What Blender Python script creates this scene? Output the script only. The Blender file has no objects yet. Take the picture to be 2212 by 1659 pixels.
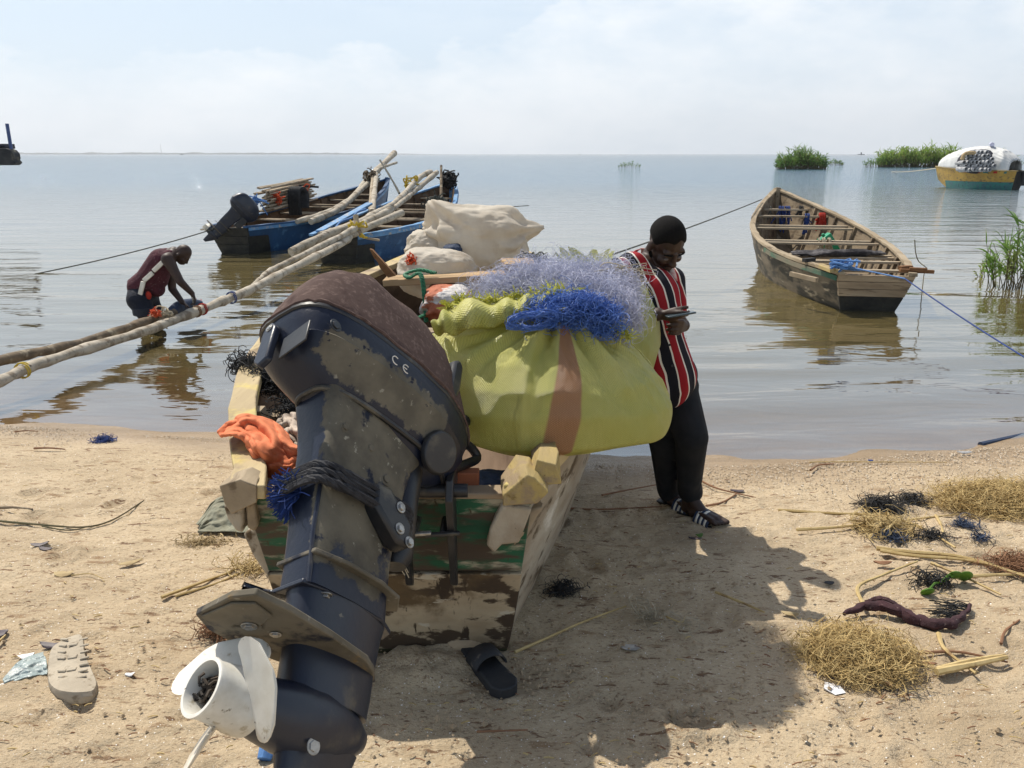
import bpy, math, random
import numpy as np
from mathutils import Vector, Matrix
random.seed(7); np.random.seed(7)
PI = math.pi
scene = bpy.context.scene
COL = scene.collection

# ------------------------------------------------------------------ camera
HC = 2.0; PITCH = math.radians(16.64); FP = 1661.0
cd = bpy.data.cameras.new("camera"); cam = bpy.data.objects.new("camera", cd); COL.objects.link(cam)
cam.location = (0, 0, HC); cam.rotation_euler = (PI/2 - PITCH, 0, 0)
cd.sensor_width = 36; cd.lens = 36*FP/2212; cd.clip_start = .05; cd.clip_end = 30000
scene.camera = cam
# ------------------------------------------------------------------ light
SUN = Vector((-.64, .76, 1.52)).normalized()
EL = math.asin(SUN.z); AZ = math.atan2(SUN.x, SUN.y)
w = bpy.data.worlds.new("World"); scene.world = w; w.use_nodes = True
def world():
    n, l = w.node_tree.nodes, w.node_tree.links
    n.clear()
    out = n.new('ShaderNodeOutputWorld'); bg = n.new('ShaderNodeBackground'); bg.inputs[1].default_value = .115
    sky = n.new('ShaderNodeTexSky'); sky.sky_type = 'NISHITA'; sky.sun_disc = False
    sky.sun_elevation = EL; sky.sun_rotation = AZ; sky.air_density = 1.0; sky.dust_density = 2.2; sky.ozone_density = 1.2
    tc = n.new('ShaderNodeTexCoord'); sep = n.new('ShaderNodeSeparateXYZ'); l.new(tc.outputs['Generated'], sep.inputs[0])
    def math_(op, a, b=None, c=None):
        m = n.new('ShaderNodeMath'); m.operation = op
        for i, x in enumerate((a, b, c)):
            if x is None: continue
            if isinstance(x, (int, float)): m.inputs[i].default_value = x
            else: l.new(x, m.inputs[i])
        return m.outputs[0]
    def noise(scale, sz, detail, rough=.55):
        mp = n.new('ShaderNodeMapping'); l.new(tc.outputs['Generated'], mp.inputs[0]); mp.inputs['Scale'].default_value = (1, 1, sz)
        t = n.new('ShaderNodeTexNoise'); l.new(mp.outputs[0], t.inputs['Vector'])
        t.inputs['Scale'].default_value = scale; t.inputs['Detail'].default_value = detail; t.inputs['Roughness'].default_value = rough
        return t.outputs[0]
    def smooth(v, a, b):
        m = n.new('ShaderNodeMapRange'); m.interpolation_type = 'SMOOTHSTEP'; l.new(v, m.inputs[0])
        m.inputs[1].default_value = a; m.inputs[2].default_value = b; return m.outputs[0]
    X, Z = sep.outputs[0], sep.outputs[2]
    n1 = noise(5, 2.2, 9, .6); n2 = noise(14, 2.0, 8, .65); n3 = noise(2.3, 5, 6)
    # billowing cloud bank that climbs towards the right of the view
    top = math_('ADD', math_('MULTIPLY', smooth(X, -.12, .16), .075), .115)
    v = math_('SUBTRACT', top, Z)
    v = math_('ADD', v, math_('MULTIPLY', math_('SUBTRACT', n1, .5), .13))
    v = math_('ADD', v, math_('MULTIPLY', math_('SUBTRACT', n2, .5), .07))
    m1 = math_('ADD', math_('MULTIPLY', smooth(v, -.002, .011), .5), math_('MULTIPLY', smooth(v, .0, .05), .5))
    streak = math_('MULTIPLY', smooth(n3, .5, .72), smooth(Z, .1, .2))
    body = math_('MULTIPLY', m1, math_('MULTIPLY_ADD', smooth(n1, .3, .72), .62, .28))
    cl = math_('MINIMUM', math_('ADD', body, math_('MULTIPLY', streak, .4)), 1)
    # the horizon haze belt
    hz = math_('MULTIPLY', smooth(Z, .78, .42), .74)
    m0 = n.new('ShaderNodeMix'); m0.data_type = 'RGBA'; l.new(hz, m0.inputs['Factor']); l.new(sky.outputs[0], m0.inputs['A']); m0.inputs['B'].default_value = (5.8, 7.05, 8.3, 1)
    mx = n.new('ShaderNodeMix'); mx.data_type = 'RGBA'
    l.new(cl, mx.inputs['Factor']); l.new(m0.outputs['Result'], mx.inputs['A']); mx.inputs['B'].default_value = (8.2, 8.5, 8.75, 1)
    l.new(mx.outputs['Result'], bg.inputs[0]); l.new(bg.outputs[0], out.inputs[0])
world()
sd = bpy.data.lights.new("sun", 'SUN'); sun = bpy.data.objects.new("sun", sd); COL.objects.link(sun)
sd.energy = 5.0; sd.angle = math.radians(.5); sd.color = (1, .945, .84)
sun.rotation_euler = (-SUN).to_track_quat('-Z', 'Y').to_euler()
sun.location = (-20, 24, 40)
vs = scene.view_settings; vs.view_transform = 'Standard'; vs.look = 'None'; vs.exposure = .12; vs.gamma = 1; vs.use_curve_mapping = False
scene.cycles.use_denoising = True
scene.cycles.max_bounces = 8; scene.cycles.transparent_max_bounces = 12

# ------------------------------------------------------------------ photo geometry: a sight line met by a plane gives a place
cF = Vector((0, math.cos(PITCH), -math.sin(PITCH))); cU = Vector((0, math.sin(PITCH), math.cos(PITCH))); cR = Vector((1, 0, 0)); C0 = Vector((0, 0, HC))
def ray(px, py): return cF + cR*((px-1106)/FP) + cU*((829.5-py)/FP)
def PD(px, py, y):
    r = ray(px, py); return C0 + r*(y/r.y)
def PZ(px, py, z):
    r = ray(px, py); return C0 + r*((z-HC)/r.z)
# ------------------------------------------------------------------ terrain
SX = [-60, -14, -8, -4, -2.8, -1, .76, 1.3, 2.2, 3.7, 8, 14, 60]
SY = [9, 7.2, 6.3, 5.66, 5.45, 5.15, 4.86, 4.86, 4.97, 5.27, 6.3, 7.4, 10]
def shore(x): return np.interp(x, SX, SY)
def gz_np(x, y):
    s = shore(x) - y
    land = .36*(1-np.exp(-np.maximum(s, 0)/2.6))
    wat = np.where(s < 0, np.maximum(-.085*(-s) - .03*np.maximum(-s-1, 0), -3.0), 0)
    return land + wat
def gz(x, y): return float(gz_np(np.array(x, float), np.array(y, float)))
def G(px, py, dz=0):
    z = .2
    for _ in range(12):
        p = PZ(px, py, z); z = max(gz(p.x, p.y), 0) if p.y > 5 else gz(p.x, p.y)
    p.z = z + dz; return p
def hash2(ix, iy, seed):
    h = (ix.astype(np.int64)*374761393 + iy.astype(np.int64)*668265263 + seed*974711) & 0x7fffffff
    h = ((h ^ (h >> 13))*1274126177) & 0x7fffffff
    return ((h ^ (h >> 16)) & 0xffff)/65535.0
def vnoise(x, y, seed=0):
    ix, iy = np.floor(x), np.floor(y); fx, fy = x-ix, y-iy
    fx = fx*fx*(3-2*fx); fy = fy*fy*(3-2*fy)
    a, b = hash2(ix, iy, seed), hash2(ix+1, iy, seed); c, d = hash2(ix, iy+1, seed), hash2(ix+1, iy+1, seed)
    return (a*(1-fx)+b*fx)*(1-fy) + (c*(1-fx)+d*fx)*fy - .5
def fbm(x, y, oct=4, seed=0):
    t = 0; a = 1.0
    for i in range(oct):
        t = t + a*vnoise(x*2**i+i*17.3, y*2**i+i*9.1, seed+i); a *= .5
    return t

# ------------------------------------------------------------------ materials
def rgb(c): return (c[0], c[1], c[2], 1)
def mat(name, base, layers=(), rough=.75, bump=(), metallic=0, spec=.4, coord='Object', sss=0, transl=None, coat=0, wet=None):
    """base=(col_a,col_b,scale,stretch); layers=[(col,scale,stretch,threshold,softness)]; bump=[(scale,stretch,strength)]"""
    m = bpy.data.materials.new(name); m.use_nodes = True
    n, l = m.node_tree.nodes, m.node_tree.links
    b = n['Principled BSDF']; tc = n.new('ShaderNodeTexCoord')
    def nz(scale, st, detail=5, off=0, rgh=.6, ridged=False):
        mp = n.new('ShaderNodeMapping'); l.new(tc.outputs[coord], mp.inputs[0]); mp.inputs['Scale'].default_value = st
        mp.inputs['Location'].default_value = (off, off*.7, off*1.3)
        t = n.new('ShaderNodeTexNoise'); l.new(mp.outputs[0], t.inputs['Vector'])
        t.inputs['Scale'].default_value = scale; t.inputs['Detail'].default_value = detail; t.inputs['Roughness'].default_value = rgh
        if ridged: t.noise_type = 'RIDGED_MULTIFRACTAL'; t.normalize = True; t.inputs['Distortion'].default_value = .6
        return t.outputs[0]
    def mixc(f, a, c):
        x = n.new('ShaderNodeMix'); x.data_type = 'RGBA'; l.new(f, x.inputs['Factor'])
        for k, v in (('A', a), ('B', c)):
            if isinstance(v, tuple): x.inputs[k].default_value = rgb(v)
            else: l.new(v, x.inputs[k])
        return x.outputs['Result']
    def ss(v, a, c):
        r = n.new('ShaderNodeMapRange'); r.interpolation_type = 'SMOOTHSTEP'; l.new(v, r.inputs[0]); r.inputs[1].default_value = a; r.inputs[2].default_value = c
        return r.outputs[0]
    ca, cb, sc, st = base
    col = mixc(ss(nz(sc, st), .32, .68), tuple(ca), tuple(cb))
    for i, (c, s2, st2, th, sf) in enumerate(layers):
        col = mixc(ss(nz(s2, st2, 6, 3.7*(i+1)), th-sf, th+sf), col, tuple(c))
    l.new(col, b.inputs['Base Color'])
    b.inputs['Roughness'].default_value = rough; b.inputs['Metallic'].default_value = metallic; b.inputs['Specular IOR Level'].default_value = spec
    b.inputs['Coat Weight'].default_value = coat
    last = None
    for i, bq in enumerate(bump):
        s3, st3, k = bq[:3]
        bm_ = n.new('ShaderNodeBump'); bm_.inputs['Distance'].default_value = k; bm_.inputs['Strength'].default_value = 1
        l.new(nz(s3, st3, 5 if len(bq) < 4 else 3, 1.3*i, .6, len(bq) > 3), bm_.inputs['Height'])
        if last: l.new(last, bm_.inputs['Normal'])
        last = bm_.outputs[0]
    if last: l.new(last, b.inputs['Normal'])
    if transl:
        t = n.new('ShaderNodeBsdfTranslucent'); l.new(col, t.inputs[0]); ms = n.new('ShaderNodeMixShader'); ms.inputs[0].default_value = transl
        l.new(b.outputs[0], ms.inputs[1]); l.new(t.outputs[0], ms.inputs[2]); l.new(ms.outputs[0], n['Material Output'].inputs[0])
    return m
I1 = (1, 1, 1)
MT = {}
def wood(name, a, b, st, layers=(), rough=.85, k=.004):
    MT[name] = mat(name, (a, b, 6, st), [((a[0]*.45, a[1]*.42, a[2]*.4), 14, st, .62, .06)] + list(layers), rough, [(16, st, k), (60, st, k*.4)], spec=.2)
GX, GY, GZ_ = (.12, 1, 1), (1, .12, 1), (1, 1, .12)
wood('weathered_wood', (.36, .29, .20), (.24, .185, .12), GY, [((.12, .09, .06), 3, I1, .66, .1)])
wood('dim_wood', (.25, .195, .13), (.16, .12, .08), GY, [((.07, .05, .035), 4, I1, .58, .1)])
wood('weathered_wood_cross', (.36, .28, .19), (.23, .17, .11), GX)
wood('fresh_plank', (.44, .31, .18), (.33, .22, .12), GX, [((.2, .13, .07), 5, GX, .63, .05)])
wood('brown_plank', (.22, .11, .05), (.13, .065, .03), I1)
wood('red_board', (.33, .12, .06), (.24, .085, .045), GX, [((.12, .05, .03), 9, GX, .6, .08)])
wood('yellow_wood', (.52, .42, .24), (.36, .28, .17), GY, [((.50, .40, .16), 4, I1, .58, .06), ((.10, .075, .05), 22, (1, .3, 1), .68, .03), ((.25, .19, .13), 3, I1, .62, .08)], k=.006)
wood('chunk_yellow', (.40, .30, .11), (.29, .225, .13), GY, [((.28, .21, .13), 8, I1, .55, .06), ((.07, .05, .03), 20, (1, .3, 1), .66, .03)], k=.008)
wood('grey_log', (.47, .42, .34), (.33, .285, .22), GX, [((.20, .16, .115), 7, (.3, 1, 1), .58, .07), ((.09, .07, .05), 22, I1, .68, .03)], k=.006)
wood('bark_log', (.20, .15, .10), (.09, .07, .05), GX, [((.33, .28, .2), 6, I1, .62, .06)], k=.008)
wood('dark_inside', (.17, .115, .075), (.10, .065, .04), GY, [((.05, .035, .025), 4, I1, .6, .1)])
wood('thwart_wood', (.40, .33, .24), (.28, .22, .15), GX, [((.12, .09, .06), 8, I1, .65, .08)])
MT['hull_near'] = mat('hull_near', ((.42, .37, .29), (.28, .225, .16), 5, (1, .25, 1)),
    [((.10, .07, .04), 7, (1, .4, 1), .58, .05), ((.62, .58, .5), 4, (1, .5, 1), .62, .06), ((.05, .04, .02), 30, (1, .2, 1), .68, .03)], .85, [(20, (1, .2, 1), .006)], spec=.2)
MT['transom_green'] = mat('transom_green', ((.015, .105, .05), (.01, .06, .03), 9, (.4, 1, 1)),
    [((.33, .30, .22), 11, (.35, 1, 1.2), .575, .05), ((.06, .042, .028), 13, (.25, 1, 1), .50, .06), ((.05, .04, .02), 34, (1, 1, .2), .66, .03)], .7, [(24, (.3, 1, 1), .005)])
MT['transom_patchy'] = mat('transom_patchy', ((.36, .29, .19), (.24, .18, .11), 6, (.5, 1, 1)),
    [((.05, .032, .018), 9, (.6, 1, 1.2), .50, .03), ((.035, .022, .012), 16, (1, 1, .25), .60, .03), ((.10, .065, .03), 3, I1, .56, .06), ((.42, .37, .28), 20, (.3, 1, 1), .66, .03)], .85, [(16, (.4, 1, 1), .006)])
MT['algae_wood'] = mat('algae_wood', ((.05, .05, .02), (.025, .02, .01), 14, I1), [((.22, .22, .15), 40, I1, .66, .04)], .9, [(30, I1, .006)])
MT['engine_navy'] = mat('engine_navy', ((.009, .013, .028), (.018, .022, .034), 6, I1), [((.10, .085, .06), 5, I1, .66, .07), ((.13, .115, .09), 24, I1, .71, .03)], .36, [(60, I1, .0006)], spec=.5)
MT['engine_black'] = mat('engine_black', ((.010, .011, .014), (.022, .021, .022), 8, I1), [((.085, .075, .055), 7, I1, .62, .07)], .42, [(70, I1, .0006)], spec=.5)
MT['engine_dirty'] = mat('engine_dirty', ((.15, .13, .095), (.095, .08, .055), 7, I1), [((.012, .015, .026), 4, I1, .60, .04), ((.30, .17, .04), 5, I1, .67, .05), ((.22, .2, .16), 26, I1, .66, .03)], .7, [(50, I1, .0012)], spec=.3)
MT['engine_leg'] = mat('engine_leg', ((.11, .095, .07), (.06, .055, .048), 6, I1), [((.010, .014, .028), 4.2, I1, .53, .05), ((.28, .16, .035), 6, I1, .70, .04), ((.2, .18, .14), 30, I1, .68, .03)], .55, [(50, I1, .001)], spec=.4)
MT['cover_cloth'] = mat('cover_cloth', ((.098, .066, .057), (.074, .049, .043), 5, I1), [((.15, .105, .09), 60, (1, .4, 1), .60, .1), ((.05, .03, .027), 9, (.5, 1.5, .5), .66, .06)], .95, [(320, I1, .0008), (14, (.5, 1.6, .6), .006)], spec=.1)
MT['propeller_white'] = mat('propeller_white', ((.74, .72, .66), (.60, .575, .50), 5, I1), [((.50, .46, .38), 5, I1, .56, .12), ((.36, .31, .22), 18, I1, .64, .05), ((.2, .17, .12), 46, I1, .69, .03)], .42, [(30, I1, .0006)])
MT['rust_black'] = mat('rust_black', ((.02, .018, .016), (.05, .035, .022), 20, I1), rough=.8, bump=[(60, I1, .002)])
MT['steel'] = mat('steel', ((.42, .41, .39), (.24, .23, .21), 40, I1), rough=.4, metallic=.8)
MT['rope_black'] = mat('rope_black', ((.012, .012, .015), (.03, .03, .034), 30, I1), rough=.8, bump=[(80, I1, .003)])
MT['rope_blue'] = mat('rope_blue', ((.12, .27, .55), (.08, .18, .40), 40, I1), rough=.7, transl=.2)
MT['rope_navy'] = mat('rope_navy', ((.012, .03, .12), (.02, .05, .2), 30, I1), rough=.8)
MT['rope_green'] = mat('rope_green', ((.03, .19, .09), (.015, .10, .05), 60, I1), rough=.7, bump=[(120, I1, .002)])
MT['rope_grey'] = mat('rope_grey', ((.10, .10, .085), (.06, .06, .05), 20, I1), rough=.9)
MT['rope_pale'] = mat('rope_pale', ((.42, .36, .26), (.30, .25, .17), 30, I1), rough=.9)
MT['rope_yellow'] = mat('rope_yellow', ((.62, .45, .05), (.45, .32, .04), 30, I1), rough=.8)
MT['red_cloth'] = mat('red_cloth', ((.50, .045, .025), (.35, .03, .02), 20, I1), rough=.9, transl=.2)
MT['orange_tie'] = mat('orange_tie', ((.75, .13, .04), (.5, .07, .03), 20, I1), rough=.9, transl=.2)
MT['net_lavender'] = mat('net_lavender', ((.66, .67, .77), (.54, .55, .67), 12, I1), rough=.5, transl=.35)
MT['net_blue'] = mat('net_blue', ((.13, .25, .62), (.07, .16, .48), 12, I1), rough=.5, transl=.3)
MT['net_black'] = mat('net_black', ((.014, .014, .015), (.03, .03, .03), 12, I1), rough=.9)
MT['fray_yellow'] = mat('fray_yellow', ((.62, .60, .10), (.48, .48, .09), 20, I1), rough=.6, transl=.3)
MT['sack_white'] = mat('sack_white', ((.72, .66, .56), (.62, .55, .45), 4, I1), [((.46, .38, .29), 3, I1, .66, .1)], .7, [(3.2, (1, 1, .5), .07, 'R'), (220, I1, .0012)], spec=.35, transl=.42)
MT['sack_orange'] = mat('sack_orange', ((.52, .17, .09), (.42, .13, .07), 5, I1), [((.66, .62, .58), 2.6, (1, 1, 2), .52, .02)], .8, [(12, I1, .02)], transl=.2)
MT['jacket_orange'] = mat('jacket_orange', ((.72, .245, .125), (.62, .19, .09), 6, I1), rough=.95, bump=[(6, I1, .035, 'R'), (160, I1, .0015)], spec=.1, transl=.1)
MT['beige_cloth'] = mat('beige_cloth', ((.55, .46, .37), (.42, .34, .27), 6, I1), rough=.9, bump=[(8, I1, .05, 'R')], transl=.1)
MT['grey_canvas'] = mat('grey_canvas', ((.24, .24, .18), (.17, .165, .12), 8, I1), [((.4, .37, .28), 5, I1, .6, .1)], .95, [(18, I1, .015)])
MT['dark_cloth'] = mat('dark_cloth', ((.045, .04, .042), (.025, .022, .024), 9, I1), [((.13, .12, .12), 7, I1, .6, .1)], .95, [(9, (.4, 1, 1), .04)])
MT['skin_dark'] = mat('skin_dark', ((.042, .021, .0135), (.030, .015, .010), 9, I1), rough=.55, bump=[(90, I1, .0006)], spec=.4)
MT['skin_toe'] = mat('skin_toe', ((.16, .09, .065), (.1, .05, .035), 20, I1), rough=.6)
MT['hair_black'] = mat('hair_black', ((.005, .0045, .0045), (.010, .009, .0085), 160, I1), rough=.9, bump=[(260, I1, .002)], spec=.12)
MT['eye_white'] = mat('eye_white', ((.14, .11, .095), (.10, .08, .07), 40, I1), rough=.5)
MT['trousers_black'] = mat('trousers_black', ((.012, .013, .015), (.02, .02, .021), 10, I1), rough=.92, bump=[(5, (1, 1, .5), .05, 'R')], spec=.25)
MT['shorts_navy'] = mat('shorts_navy', ((.006, .008, .016), (.011, .014, .026), 10, I1), rough=.85, bump=[(16, I1, .02)])
MT['shorts_grey'] = mat('shorts_grey', ((.016, .02, .03), (.026, .03, .04), 10, I1), rough=.85, bump=[(16, I1, .02)])
MT['vest_maroon'] = mat('vest_maroon', ((.075, .016, .024), (.05, .011, .018), 12, I1), [((.36, .27, .27), 70, I1, .66, .03)], .9, [(13, I1, .02)])
MT['white_trim'] = mat('white_trim', ((.74, .70, .62), (.62, .58, .5), 20, I1), rough=.85)
MT['paint_blue'] = mat('paint_blue', ((.016, .07, .17), (.011, .05, .125), 4, (1, 1, .4)), [((.05, .13, .24), 6, I1, .62, .06), ((.02, .02, .022), 8, I1, .69, .05), ((.22, .2, .16), 26, I1, .72, .03)], .55, [(10, (1, .3, 2), .008)])
MT['paint_blue_light'] = mat('paint_blue_light', ((.11, .26, .46), (.07, .18, .34), 6, I1), [((.34, .31, .26), 9, I1, .6, .06)], .6, [(20, I1, .004)])
MT['tar_black'] = mat('tar_black', ((.012, .012, .011), (.03, .028, .022), 7, I1), [((.12, .11, .06), 12, I1, .68, .05)], .7, [(20, I1, .006)])
MT['hull_mossy'] = mat('hull_mossy', ((.15, .12, .08), (.085, .068, .042), 4, (1, .4, 1)), [((.025, .022, .014), 3.5, (1, .5, 1.4), .52, .07), ((.30, .25, .17), 8, (1, .3, 1), .65, .05)], .85, [(14, (1, .3, 1), .01)])
MT['hull_yellow'] = mat('hull_yellow', ((.42, .26, .045), (.30, .18, .035), 3, I1), [((.12, .09, .04), 5, (1, 1, 2), .60, .08)], .6, [(10, I1, .01)])
MT['hull_teal'] = mat('hull_teal', ((.03, .16, .13), (.04, .11, .12), 5, I1), [((.02, .03, .03), 6, I1, .62, .06)], .6, [(10, I1, .01)])
MT['tarp_white'] = mat('tarp_white', ((.68, .68, .66), (.56, .56, .55), 2, I1), rough=.7, bump=[(1.3, (1, 1, .35), .35, 'R')], transl=.15)
MT['tube_grey'] = mat('tube_grey', ((.42, .42, .42), (.2, .2, .21), 9, I1), rough=.6)
MT['tube_dark'] = mat('tube_dark', ((.02, .02, .03), (.05, .05, .06), 9, I1), rough=.8)
MT['cargo_tan'] = mat('cargo_tan', ((.45, .33, .18), (.33, .23, .12), 5, I1), rough=.9, bump=[(6, I1, .05)])
MT['concrete'] = mat('concrete', ((.055, .055, .055), (.025, .027, .03), 2, I1), [((.12, .11, .08), 3, I1, .64, .06)], .9, [(6, I1, .03)])
MT['blue_post'] = mat('blue_post', ((.035, .06, .16), (.05, .085, .22), 6, I1), rough=.5)
MT['can_green'] = mat('can_green', ((.015, .20, .09), (.02, .28, .13), 8, I1), rough=.35)
MT['reed_green'] = mat('reed_green', ((.15, .26, .05), (.08, .17, .035), .8, I1), [((.30, .34, .10), 1.7, I1, .6, .1)], .6, transl=.4)
MT['reed_yellow'] = mat('reed_yellow', ((.27, .38, .07), (.17, .28, .05), .8, I1), [((.36, .32, .12), 1.7, I1, .6, .1)], .6, transl=.4)
MT['reed_stem'] = mat('reed_stem', ((.11, .085, .04), (.06, .06, .025), 3, I1), rough=.8)
MT['straw'] = mat('straw', ((.55, .42, .20), (.40, .28, .11), 9, I1), [((.22, .13, .06), 12, I1, .64, .06)], .7, transl=.1)
MT['straw_brown'] = mat('straw_brown', ((.24, .12, .06), (.16, .08, .04), 9, I1), rough=.8)
MT['hay'] = mat('hay', ((.56, .42, .19), (.42, .29, .115), 16, I1), [((.22, .14, .06), 30, I1, .62, .08)], .85, transl=.1)
MT['weed_black'] = mat('weed_black', ((.014, .015, .016), (.035, .032, .03), 20, I1), rough=.8)
MT['weed_navy'] = mat('weed_navy', ((.02, .035, .07), (.035, .05, .09), 20, I1), rough=.8)
MT['maroon_dry'] = mat('maroon_dry', ((.055, .022, .026), (.035, .015, .018), 18, I1), [((.2, .14, .12), 60, I1, .66, .04)], .9, [(40, (1, .3, 1), .01)])
MT['sole_grey'] = mat('sole_grey', ((.44, .38, .29), (.34, .29, .22), 8, I1), [((.2, .16, .11), 26, I1, .63, .07)], .9, [(60, I1, .004)])
MT['clear_plastic'] = mat('clear_plastic', ((.55, .62, .60), (.42, .5, .5), 14, I1), [((.8, .8, .76), 20, I1, .6, .05)], .25, [(26, I1, .008)], transl=.4)
MT['paper_white'] = mat('paper_white', ((.74, .73, .72), (.6, .6, .62), 20, I1), rough=.8)
MT['foil'] = mat('foil', ((.52, .5, .47), (.3, .29, .28), 30, I1), rough=.35, metallic=.4, bump=[(40, I1, .003)])
MT['shell_dark'] = mat('shell_dark', ((.05, .035, .04), (.09, .07, .075), 40, I1), rough=.5)
MT['leaf_green'] = mat('leaf_green', ((.11, .24, .02), (.08, .17, .02), 20, I1), rough=.4, transl=.3)
MT['leaf_dry'] = mat('leaf_dry', ((.48, .37, .20), (.34, .25, .13), 20, I1), rough=.85, transl=.15)
MT['rubber_black'] = mat('rubber_black', ((.012, .013, .016), (.025, .025, .027), 12, I1), [((.16, .13, .1), 14, I1, .66, .06)], .7, [(60, I1, .001)])
MT['sand_clod'] = mat('sand_clod', ((.37, .28, .18), (.29, .215, .135), 10, I1), rough=.95, bump=[(30, I1, .01), (160, I1, .003)])
MT['phone'] = mat('phone', ((.03, .045, .055), (.05, .07, .08), 5, I1), rough=.2)
MT['mesh_glass'] = mat('mesh_glass', ((.25, .25, .27), (.2, .2, .22), 5, I1), rough=.3)
MT['far_land'] = mat('far_land', ((.05, .07, .05), (.09, .10, .08), .004, I1), rough=.95)

def patch_mat(name, src, dst, lim, amp=.05, scale=9, soft=.012):
    """src paint with a ragged worn patch of dst inside the box lim = ((axis, lo, hi), ...) of the part's own coordinates"""
    m = mat(name, (dst[0], dst[1], 7, I1), dst[2] if len(dst) > 2 else (), dst[3] if len(dst) > 3 else .7, [(50, I1, .0012)], spec=.35)
    n, l = m.node_tree.nodes, m.node_tree.links; b = n['Principled BSDF']; dcol = b.inputs['Base Color'].links[0].from_socket
    tc = n.new('ShaderNodeTexCoord'); sep = n.new('ShaderNodeSeparateXYZ'); l.new(tc.outputs['Object'], sep.inputs[0])
    t = n.new('ShaderNodeTexNoise'); l.new(tc.outputs['Object'], t.inputs['Vector']); t.inputs['Scale'].default_value = scale; t.inputs['Detail'].default_value = 8; t.inputs['Roughness'].default_value = .65
    def math_(op, a, b_):
        q = n.new('ShaderNodeMath'); q.operation = op
        for i, x in enumerate((a, b_)):
            if isinstance(x, (int, float)): q.inputs[i].default_value = x
            else: l.new(x, q.inputs[i])
        return q.outputs[0]
    v = None
    for ax, lo, hi in lim:
        for d in (math_('SUBTRACT', sep.outputs[ax], lo), math_('SUBTRACT', hi, sep.outputs[ax])): v = d if v is None else math_('MINIMUM', v, d)
    v = math_('ADD', v, math_('MULTIPLY', math_('SUBTRACT', t.outputs[0], .5), amp*2))
    r = n.new('ShaderNodeMapRange'); r.interpolation_type = 'SMOOTHSTEP'; l.new(v, r.inputs[0]); r.inputs[1].default_value = -soft; r.inputs[2].default_value = soft
    x = n.new('ShaderNodeMix'); x.data_type = 'RGBA'; l.new(r.outputs[0], x.inputs['Factor']); x.inputs['A'].default_value = rgb(src); l.new(dcol, x.inputs['B']); l.new(x.outputs['Result'], b.inputs['Base Color'])
    rr = n.new('ShaderNodeMapRange'); l.new(r.outputs[0], rr.inputs[0]); rr.inputs[3].default_value = .36; rr.inputs[4].default_value = .8; l.new(rr.outputs[0], b.inputs['Roughness'])
    return m
NAVY = (.010, .014, .028)
MT['cowl_worn'] = patch_mat('cowl_worn', NAVY, ((.155, .135, .098), (.09, .08, .06), [(NAVY, 24, I1, .66, .03), ((.26, .24, .19), 40, I1, .66, .04)]), ((0, -.44, .05), (1, -.30, -.085), (2, .045, .15)), .045, 19, .005)
MT['leg_worn'] = patch_mat('leg_worn', NAVY, ((.150, .13, .092), (.075, .065, .048), [(NAVY, 7, I1, .66, .03), ((.30, .17, .04), 5, I1, .66, .05), ((.28, .26, .2), 34, I1, .66, .03)]), ((0, -.37, .3), (1, -.3, -.045), (2, -.47, .1)), .07, 11, .005)
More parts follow.
